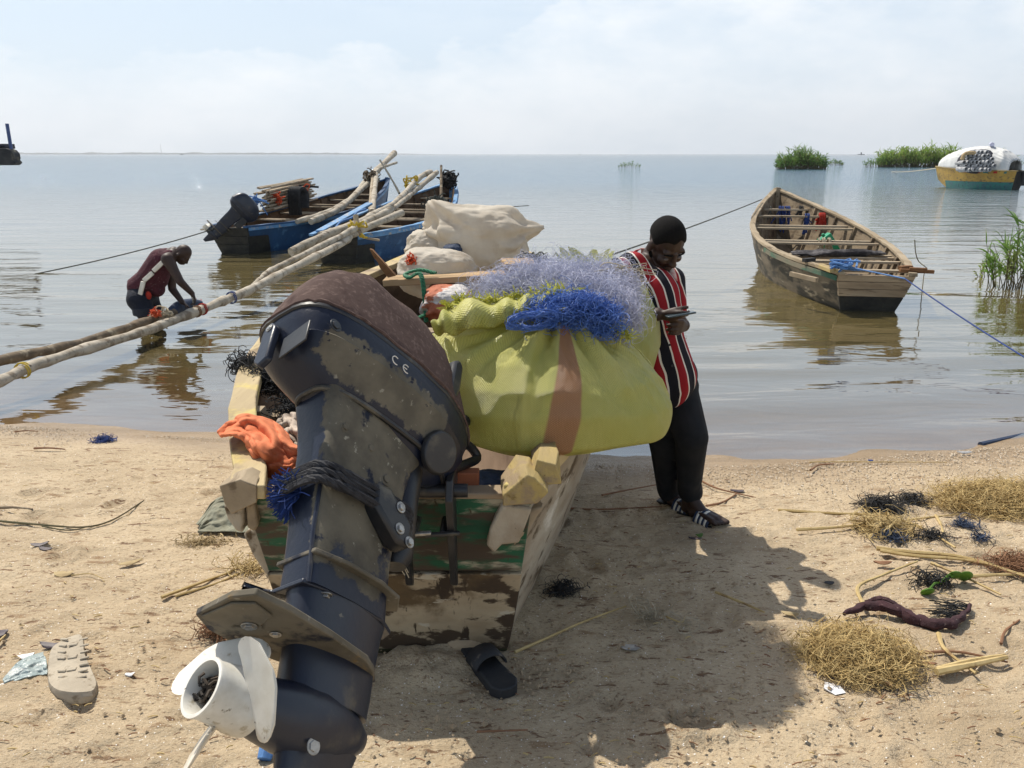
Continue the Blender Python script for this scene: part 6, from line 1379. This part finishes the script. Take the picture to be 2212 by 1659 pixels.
S([(455, 1330), (480, 1318), (505, 1300)], .006, 'straw', 'short frayed straw above the motor plate')
S([(1112, 1418), (1180, 1388), (1260, 1352), (1352, 1318)], .006, 'straw', 'long golden straw lying in the shade right of the stern', n=20)
S([(1230, 1105), (1300, 1107), (1430, 1101)], .006, 'straw_brown', 'straight reddish stalk running behind the standing man heels', n=16)
S([(1300, 1076), (1360, 1064), (1425, 1052)], .006, 'straw_brown', 'reddish stalk lying left of the standing man legs', n=16)
S([(1508, 1042), (1550, 1062), (1632, 1082)], .007, 'straw_brown', 'reddish stalk lying right of the standing man legs', n=16)
S([(1525, 1100), (1560, 1092), (1590, 1074)], .007, 'straw_brown', 'short reddish stalk by the front sandal')
S([(1545, 1288), (1600, 1310), (1650, 1332)], .007, 'straw', 'yellow straw at the sunlit gap in the shadow')
S([(1680, 1110), (1790, 1117), (1900, 1122), (1985, 1146), (2062, 1192)], .009, 'straw', 'longest bent stalk crossing the black weed on the right', n=26)
S([(1720, 1153), (1800, 1148), (1880, 1140)], .009, 'straw', 'yellow stalk pointing left from the straw tangle')
S([(1892, 1195), (1960, 1203), (2080, 1215), (2230, 1262)], .012, 'straw', 'thick double stalk running to the right edge', n=24)
S([(1900, 1199), (1970, 1210), (2100, 1222), (2225, 1258)], .010, 'straw', 'second stalk pressed against the thick double one', n=24)
S([(1865, 1320), (1852, 1278), (1905, 1252), (1980, 1222)], .009, 'straw', 'sharply kinked straw stalk above the maroon cloth', n=22)
S([(2010, 1225), (2070, 1250), (2160, 1294)], .008, 'straw', 'pale stalk slanting past the green leaves')
S([(2075, 1256), (2140, 1252), (2230, 1248)], .009, 'straw', 'yellow stalk under the double stalk at the right edge')
S([(2020, 1122), (2030, 1140), (2036, 1160)], .009, 'straw', 'short upright looking straw beside the large hay heap')
S([(1960, 1130), (2010, 1124), (2070, 1118)], .006, 'straw', 'thin straight straw below the large hay heap')
S([(1985, 1420), (2070, 1418), (2175, 1440)], .006, 'straw_brown', 'thin brown stalk above the flat straw bundle')
S([(2020, 1466), (2090, 1452), (2172, 1434)], .014, 'straw', 'flat straw bundle lying at lower right')
S([(2022, 1460), (2095, 1440), (2168, 1428)], .011, 'straw', 'straw lying along the flat bundle at lower right')
S([(2025, 1380), (2040, 1415), (2105, 1466)], .009, 'straw', 'bent straw blade crossing the flat bundle')
S([(2160, 1400), (2170, 1372), (2200, 1348)], .006, 'straw_brown', 'curled brown stem near the right edge')
S([(1748, 1004), (1790, 1003), (1840, 1003)][:2] + [(2045, 1004)], .005, 'straw', 'thin straw lying among the shell grit on the right')
S([(1750, 1022), (1768, 1011), (1800, 1008)], .007, 'straw_brown', 'small brown twig on the shell grit')
S([(1435, 1338), (1470, 1352), (1480, 1340)], .004, 'straw', 'tiny bent straw in the shade')
S([(1030, 1590), (1090, 1588), (1140, 1586)], .004, 'straw_brown', 'thin brown twig on the shaded sand at the bottom')
random.seed(5)
def clump(name, m, px0, px1, py0, py1, h, n, rad, label, cat, L=.03, seg=8, shell=.2):
    a, b = G(px0, (py0+py1)/2), G(px1, (py0+py1)/2); f_, k_ = G((px0+px1)/2, py1), G((px0+px1)/2, py0+ (py1-py0)*.35)
    c = a.lerp(b, .5); rx, ry = (b-a).length/2, max((k_-f_).length/2, .03); c.y = (f_.y+k_.y)/2; c.z = gz(c.x, c.y)+h*.15+.02
    mb = MB()
    for q_ in (.6, 1, 1.7): tangle(mb, c, (rx*(1.1 if q_ < 1 else 1), ry*(1.1 if q_ < 1 else 1), h), int(n*(.55 if q_ < 1 else .33 if q_ == 1 else .12)), int(seg*(1 if q_ < 1.5 else .6)), L*(1 if q_ <= 1 else 1.5), rad*q_, 3, shell)
    mb.v = [(x, y, c.z+(z-c.z)*(.72 if z > c.z else 1)) for x, y, z in mb.v]
    mb.v = [(x, y, max(z, gz_fast(x, y)+.004)) for x, y, z in mb.v]
    return tag(mb.build(name, m, None, loc=c), label, cat)
def gz_fast(x, y):
    s_ = 5.0 + .05*x*x - y; return .36*(1-math.exp(-max(s_, 0)/2.6))
clump('hay_heap', 'hay', 1722, 1950, 1340, 1478, .05, 2600, .0014, 'small round heap of dry hay on the sand at lower right', 'hay', .03)
clump('hay_heap', 'hay', 1992, 2300, 1050, 1122, .085, 3600, .0016, 'large long heap of dry hay at the right edge', 'hay', .035)
clump('black_weed', 'weed_black', 1850, 1940, 1074, 1122, .045, 520, .002, 'black weed tangle left of the large hay heap', 'weed', .022)
clump('black_weed', 'weed_black', 1930, 2005, 1076, 1098, .022, 220, .002, 'trail of black weed reaching the large hay heap', 'weed', .02)
clump('straw_tangle', 'straw', 1840, 1960, 1122, 1166, .026, 300, .0022, 'loose yellow straw tangle under the black weed', 'straw', .04)
clump('wet_rag', 'weed_navy', 1890, 1952, 1152, 1176, .014, 160, .0018, 'dark blue black rag by the straw tangle', 'rag', .018)
clump('wet_rag', 'weed_navy', 2040, 2110, 1128, 1148, .010, 110, .0018, 'dark blue rag shreds below the large hay heap', 'rag', .018)
clump('wet_rag', 'weed_navy', 2092, 2136, 1162, 1176, .010, 70, .0018, 'small dark shred right of the longest bent stalk', 'rag', .016)
clump('wet_rag', 'weed_black', 1960, 2060, 1152, 1174, .010, 130, .0018, 'thin line of dark shreds along the longest bent stalk', 'rag', .018)
clump('root_mat', 'straw_brown', 2110, 2270, 1206, 1242, .022, 420, .002, 'reddish root mat under the double stalk at the right edge', 'roots', .022)
clump('black_weed', 'weed_black', 1180, 1250, 1272, 1286, .008, 160, .0016, 'dark weed scrap in the shade beside the hull', 'weed', .02)
clump('blue_net_scrap', 'rope_navy', 203, 254, 946, 962, .015, 220, .002, 'small blue net scrap lying on the left sand', 'net scrap', .014)
clump('string_tangle', 'rope_pale', 1372, 1422, 1322, 1342, .006, 40, .0018, 'pale string tangle in the shade right of the hull', 'string', .03)
clump('string_tangle', 'rope_pale', 1465, 1500, 1338, 1366, .006, 14, .0018, 'few loops of thin pale thread on the shaded sand', 'string', .03)
clump('straw_crumbs', 'leaf_dry', 370, 520, 1152, 1190, .006, 240, .0018, 'pale chaff scattered beside the canvas scrap', 'chaff', .014, 5)
clump('straw_tangle', 'straw', 505, 575, 1222, 1250, .018, 120, .002, 'straw wad under the left stern plank', 'straw', .03)
clump('straw_tangle', 'straw_brown', 440, 500, 1340, 1385, .012, 70, .0025, 'brown straw shreds behind the motor plate', 'straw', .025)
def chip(px, py, w_, h_, m, label, name, cat, seed=1, dz=.01, up=.4, rot=0, n=12):
    """small curled flake"""
    c = G(px, py, dz); random.seed(seed); R_ = Matrix.Rotation(rot, 3, 'Z'); rings = []
    for t in (0, 1):
        rings.append([c+R_ @ Vector((w_/2*math.cos(2*PI*k/n)*(1+random.uniform(-.18, .18)), h_/2*math.sin(2*PI*k/n)*(1+random.uniform(-.18, .18)), .0035*t+up*w_*.3*math.cos(2*PI*k/n)**2)) for k in range(n)])
    mb = MB(); mb.loft(rings); return tag(mb.build(name, m, None, loc=c, ang=50), label, cat)
chip(88, 1182, .075, .03, 'shell_dark', 'dark mussel shell lying open on the left sand', 'mussel_shell', 'shell', 2, .012, .5, .3)
chip(100, 1190, .07, .025, 'shell_dark', 'lower half of the dark mussel shell pair on the left sand', 'mussel_shell', 'shell', 3, .008, .3, -.2)
chip(140, 1245, .075, .05, 'leaf_dry', 'curled tan leaf on the left sand', 'dry_leaf', 'leaf', 4, .008, .5, .1)
S([(155, 1250), (195, 1246), (225, 1257)], .003, 'straw', 'thin stem trailing right from the curled tan leaf', 'leaf_stem', 'stem')
chip(283, 1220, .10, .03, 'leaf_dry', 'pale torn leaf strip on the sand left of the motor', 'dry_leaf', 'leaf', 6, .008, .3, .5)
chip(468, 1310, .05, .10, 'leaf_dry', 'pale crumpled husk beside the motor plate', 'dry_leaf', 'leaf', 7, .008, .5, .4)
chip(60, 1423, .055, .03, 'paper_white', 'white paper scrap above the clear plastic sheet', 'paper_scrap', 'paper', 8, .008, .5, .3)
chip(6, 1492, .04, .05, 'paper_white', 'white paper scrap at the left edge', 'paper_scrap', 'paper', 9, .008, .4, .2)
chip(282, 1464, .03, .018, 'paper_white', 'tiny curled white paper right of the shoe sole', 'paper_scrap', 'paper', 10, .01, .8, .2)
chip(112, 1402, .075, .03, 'shell_dark', 'dark shard behind the shoe sole', 'shell_shard', 'shell', 11, .012, .6, -.1)
chip(3, 1377, .05, .05, 'shell_dark', 'dark round shell cut by the left edge', 'round_shell', 'shell', 12, .014, .5, .0)
S([(-10, 1405), (4, 1392), (14, 1382)], .007, 'straw', 'short yellow stalk at the left edge below the round shell')
chip(1593, 1065, .085, .03, 'shell_dark', 'dark mussel shell on the grit right of the standing man', 'mussel_shell', 'shell', 14, .012, .2, -.15)
chip(1880, 998, .035, .022, 'rope_navy', 'bright blue bottle cap on the shell grit', 'bottle_cap', 'cap', 15, .01, .1)
chip(2083, 981, .10, .035, 'foil', 'small silver fish washed up at the waterline', 'dead_fish', 'fish', 16, .01, .3, -.05)
chip(1362, 1403, .075, .035, 'foil', 'torn grey packet lying in the shade', 'packet', 'packet', 17, .006, .1, -.1, 6)
chip(1800, 1492, .075, .06, 'paper_white', 'torn white paper corner below the small hay heap', 'paper_scrap', 'paper', 18, .004, .1, -.6, 5)
chip(1705, 1331, .07, .025, 'leaf_dry', 'dry brown leaf left of the small hay heap', 'dry_leaf', 'leaf', 19, .008, .4, -.2)
chip(1905, 1222, .08, .03, 'straw_brown', 'brown curled bark piece above the kinked stalk', 'bark_piece', 'bark', 20, .012, .4, .0)
chip(1790, 1265, .045, .025, 'rubber_black', 'small dark pebble beyond the tip of the shadow', 'pebble', 'stone', 21, .012, .2)
chip(1510, 1163, .035, .03, 'leaf_green', 'small green leaf on the sand below the front sandal', 'green_leaf', 'leaf', 22, .012, .9, .4)
chip(1500, 1166, .06, .018, 'shell_dark', 'dark curled leaf under the small green leaf', 'dry_leaf', 'leaf', 23, .006, .3, -.2)
chip(1475, 1130, .045, .03, 'leaf_dry', 'pale leaf fragment under the front sandal heel', 'dry_leaf', 'leaf', 24, .004, .2, .6)
chip(2000, 1440, .07, .02, 'straw_brown', 'splinter at the left end of the flat bundle', 'splinter', 'splinter', 25, .012, .2, -.2)
for i, (px, py) in enumerate(((1870, 1440), (1850, 1465), (1900, 1450), (1930, 1440), (1885, 1475))): S([(px, py), (px+random.uniform(30, 55), py+random.uniform(-22, 26))], .011, 'straw', ['cut straw stub sticking out under the small hay heap'][0], group='straw stubs under the small hay heap')
# water hyacinth
WH = thing('water_hyacinth', 'uprooted water hyacinth with two bright green leaves', 'plant', G(2035, 1265))
c = G(2030, 1268, .02); mb = MB(); tangle(mb, G(2012, 1262, .015), (.10, .06, .015), 120, 7, .018, .0018, 3, .2); mb.build('roots', 'weed_black', WH)
for dx, dz, rx in ((30, .045, .035), (52, .04, .04), (-28, .02, .03)):
    p = G(2030+dx, 1262+(25 if dx < 0 else 0), dz); mb = MB(); mb.tube([c, c.lerp(p, .5)+Vector((0, 0, .02)), p], .005, 6); mb.build('stem', 'leaf_green', WH)
    mb = MB(); mb.ell(p, (rx, .01, rx*.8), Matrix.Rotation(.5, 3, 'X') @ Matrix.Rotation(dx*.02, 3, 'Y'), 12, 7); mb.build('leaf', 'leaf_green', WH)
# maroon dried cloth with a fringed end
mb = MB(); P = curve([G(1822, 1338, .025), G(1868, 1326, .035), G(1925, 1334, .04), (G(1985, 1352, .02)), G(2045, 1362, .03), G(2076, 1345, .03), G(2094, 1322, .03)], 40)
rr = [.008+.016*max(0, math.sin(PI*min(1, i/40*1.12)))**.8*(1+.10*math.sin(i*1.9)) for i in range(41)]
mb.tube([p+Vector((0, .006*math.sin(i*1.3), 0)) for i, p in enumerate(P)], rr, 12, True, .16)
tag(mb.build('maroon_rag', 'maroon_dry', None, loc=P[20]), 'twisted maroon rag with a frayed end lying behind the small hay heap', 'rag')
mb = MB()
for i in range(60):
    p = P[random.randint(31, 40)]; mb.tube([p, p+Vector((-.04+random.gauss(0, .015), .02+random.gauss(0, .02), .005)), p+Vector((-.09+random.gauss(0, .02), .04+random.gauss(0, .03), -.012))], .0018, 3, False)
mb.v = [(x, y, max(z, gz_fast(x, y)+.003)) for x, y, z in mb.v]
mb.build('fringe', 'weed_black', bpy.data.objects['maroon_rag'])
mb = MB(); P = curve([G(1868, 1309, .02), G(1905, 1308, .025), G(1945, 1320, .015)], 14); mb.tube(P, [.006+.012*math.sin(PI*i/14) for i in range(15)], 8, True, .2); tag(mb.build('maroon_strip', 'maroon_dry', None, loc=P[7]), 'thin maroon strip lying above the twisted maroon rag', 'rag')
# worn shoe sole, upside down
SO = thing('shoe_sole', 'sandy old shoe sole lying tread up at lower left', 'shoe', G(158, 1470))
T_ = [(150, 1395), (176, 1392), (184, 1405), (187, 1432), (200, 1460), (212, 1490), (206, 1512), (185, 1522), (158, 1524), (128, 1515), (110, 1495), (106, 1470), (108, 1440), (118, 1418)]
low = [G(x, y, .006) for x, y in T_]; top = [p+Vector((0, 0, .030+.010*math.sin(i))) for i, p in enumerate(low)]; cc = sum(top, Vector())/len(top)
lo2, to2 = curve(low+[low[0]], 56)[:-1], curve(top+[top[0]], 56)[:-1]
mb = MB(); mb.loft([lo2, [a.lerp(b, .7)+(b-cc)*.02 for a, b in zip(lo2, to2)], [p.lerp(cc, .03)+Vector((0, 0, .004)) for p in to2], [p.lerp(cc, .55)+Vector((0, 0, .002)) for p in to2]]); mb.build('outsole', 'sole_grey', SO)
for i in range(9):
    for sgn in (-1, 1):
        t = i/8; px = 164-6*t+sgn*(13+12*math.sin(PI*min(1, t*.75+.22))); py = 1404+t*104
        if 3 <= i <= 5 and sgn < 0 and i == 4: continue
        p = G(px, py, 0); p.z = cc.z+.004; mb = MB(); mb.box(p, (.030, .011, .006), Matrix.Rotation(sgn*.25+.15, 3, 'Z')); mb.build('tread_lug', 'sole_grey', SO, bevel=.003)
for i in range(4):
    p = G(163-i*2, 1414+i*26, 0); p.z = cc.z+.004; mb = MB(); mb.box(p, (.03, .02, .006), Matrix.Rotation(.2, 3, 'Z')); mb.build('tread_lug', 'sole_grey', SO, bevel=.003)
cloth('plastic_sheet', 'clear_plastic', [[G(8, 1470, .012), G(50, 1440, .03), G(95, 1418, .02)], [G(10, 1480, .02), G(55, 1458, .03), G(102, 1440, .03)], [G(14, 1482, .008), G(60, 1474, .02), G(104, 1462, .012)]], 'crumpled clear plastic sheet beside the shoe sole', 'plastic', 3, .012, 30, .002)
cloth('canvas_scrap', 'grey_canvas', [[G(425, 1140, .02), G(470, 1112, .09), G(520, 1112, .10), G(560, 1130, .05)], [G(430, 1148, .03), G(475, 1130, .09), G(520, 1130, .09), G(560, 1145, .05)], [G(428, 1155, .012), G(480, 1160, .03), G(535, 1163, .03), G(565, 1160, .02)]], 'grey green canvas scrap lying on the sand by the left stern block', 'canvas', 6, .03, 40, .006)
# flip-flop half buried under the stern
c0_, c1_ = G(1022, 1415, .03), G(1098, 1508, .035); f_ = (c1_-c0_).normalized(); s_ = f_.cross(Vector((0, 0, 1))).normalized(); L_ = (c1_-c0_).length
sole = [(-.02, -.045), (-.03, 0), (-.02, .045), (.25*L_, .052), (.6*L_, .048), (.9*L_, .052), (1.02*L_, .03), (1.04*L_, 0), (1.02*L_, -.03), (.9*L_, -.05), (.5*L_, -.042)]
SB = thing('flip_flop', 'black rubber slide half buried in the sand under the stern', 'shoe', c0_)
mb = MB(); mb.loft([[c0_+f_*a+s_*b+Vector((0, 0, z)) for a, b in curve_pts] for curve_pts, z in ((sole, -.03), (sole, .012))]); mb.build('sole', 'rubber_black', SB, bevel=.006)
rings = [[c0_+f_*(L_*a)+s_*(math.cos(th)*.056)+Vector((0, 0, .008+math.sin(th)*.045)) for th in np.linspace(0, PI, 14)] for a in (.25, .4, .55)]
mb = MB(); mb.loft(rings, False); o = mb.build('strap', 'rubber_black', SB, ang=180); sl = o.modifiers.new('t', 'SOLIDIFY'); sl.thickness = .006
mb = MB(); mb.ell(c0_+Vector((-.03, .03, .0)), (.09, .05, .04), None, 16, 9)
rnd = random.Random(3); mb.v = [(x+rnd.uniform(-.004, .004), y+rnd.uniform(-.004, .004), z+rnd.uniform(-.004, .004)) for x, y, z in mb.v]; mb.build('caked_sand', 'sand_clod', SB, ang=180)
mb = MB(); P = [G(572, 1652, .02), G(585, 1628, .05), G(588, 1612, .03)]; mb.tube(P, [.02, .024, .015], 8, True, .15); tag(mb.build('blue_plastic_bit', 'rope_blue', None, loc=P[0]), 'blue plastic bit on the sand below the propeller', 'plastic')
# clods kicked up round the tracks: too many to count
mb = MB(); rnd = random.Random(8)
for cx, cy, sp, n in ((925, 1440, 95, 160), (1490, 1560, 70, 150), (1250, 1450, 130, 130), (1300, 1580, 200, 160), (1000, 1560, 150, 90), (1650, 1480, 120, 60), (300, 1500, 200, 60), (1900, 1590, 200, 70), (1150, 1480, 60, 60), (1420, 1250, 120, 60), (2000, 1300, 160, 60)):
    for _ in range(n):
        px, py = cx+rnd.gauss(0, sp), cy+rnd.gauss(0, sp*.45)
        if not (1120 < py < 1700): continue
        p = G(px, py, .012); r = rnd.uniform(.003, .010)*(1 if rnd.random() < .9 else 1.7)
        vs = [p+Vector((r*a*rnd.uniform(.6, 1.2), r*b*rnd.uniform(.6, 1.2), r*c_*rnd.uniform(.5, .9))) for a, b, c_ in ((1, 0, 0), (0, 1, 0), (-1, 0, 0), (0, -1, 0), (0, 0, 1), (0, 0, -1))]
        mb.add(vs, [(0, 1, 4), (1, 2, 4), (2, 3, 4), (3, 0, 4), (1, 0, 5), (2, 1, 5), (3, 2, 5), (0, 3, 5)])
tag(mb.build('sand_clods', 'sand_clod', None, smooth=False), 'crumbs and clods of sand scattered over the trodden beach', 'sand clods', kind='stuff')
mb = MB()
for _ in range(700):
    px, py = rnd.uniform(-50, 2260), rnd.uniform(1010, 1700)
    if 560 < px < 1230 and py < 1400: continue
    p = G(px, py, .012); a = rnd.uniform(-.7, .7); L_ = rnd.uniform(.006, .035); d = Vector((math.cos(a), math.sin(a), rnd.uniform(-.1, .1)))*L_; mb.cur = 0 if rnd.random() < .6 else 1
    mb.tube([p-d/2, p+Vector((0, 0, .003)), p+d/2], rnd.uniform(.001, .0025), 4, True)
tag(mb.build('plant_bits', ['straw_brown', 'straw'], None), 'tiny bits of dry stem littering the sand', 'plant bits', kind='stuff')

# ------------------------------------------------------------------ the air over the lake
mb = MB(); mb.box((0, 4200, 195), (15000, 8800, 410)); hz = mb.build('haze', 'far_land', None, smooth=False); tag(hz, None, None, kind='stuff')
hm = bpy.data.materials.new('haze_air'); hm.use_nodes = True; hn = hm.node_tree.nodes; hn.remove(hn['Principled BSDF'])
pv = hn.new('ShaderNodeVolumePrincipled'); pv.inputs['Color'].default_value = (.92, .95, 1, 1); pv.inputs['Density'].default_value = .00011; pv.inputs['Anisotropy'].default_value = .3
hm.node_tree.links.new(pv.outputs[0], hn['Material Output'].inputs['Volume']); hz.data.materials.clear(); hz.data.materials.append(hm)

# ------------------------------------------------------------------ settle every modifier into plain mesh data
dg = bpy.context.evaluated_depsgraph_get(); done = []
for o in list(scene.objects):
    if o.type == 'MESH' and o.modifiers: done.append((o, bpy.data.meshes.new_from_object(o.evaluated_get(dg), preserve_all_data_layers=True, depsgraph=dg)))
for o, me in done:
    nm = o.data.name; o.modifiers.clear(); o.data = me; me.name = nm
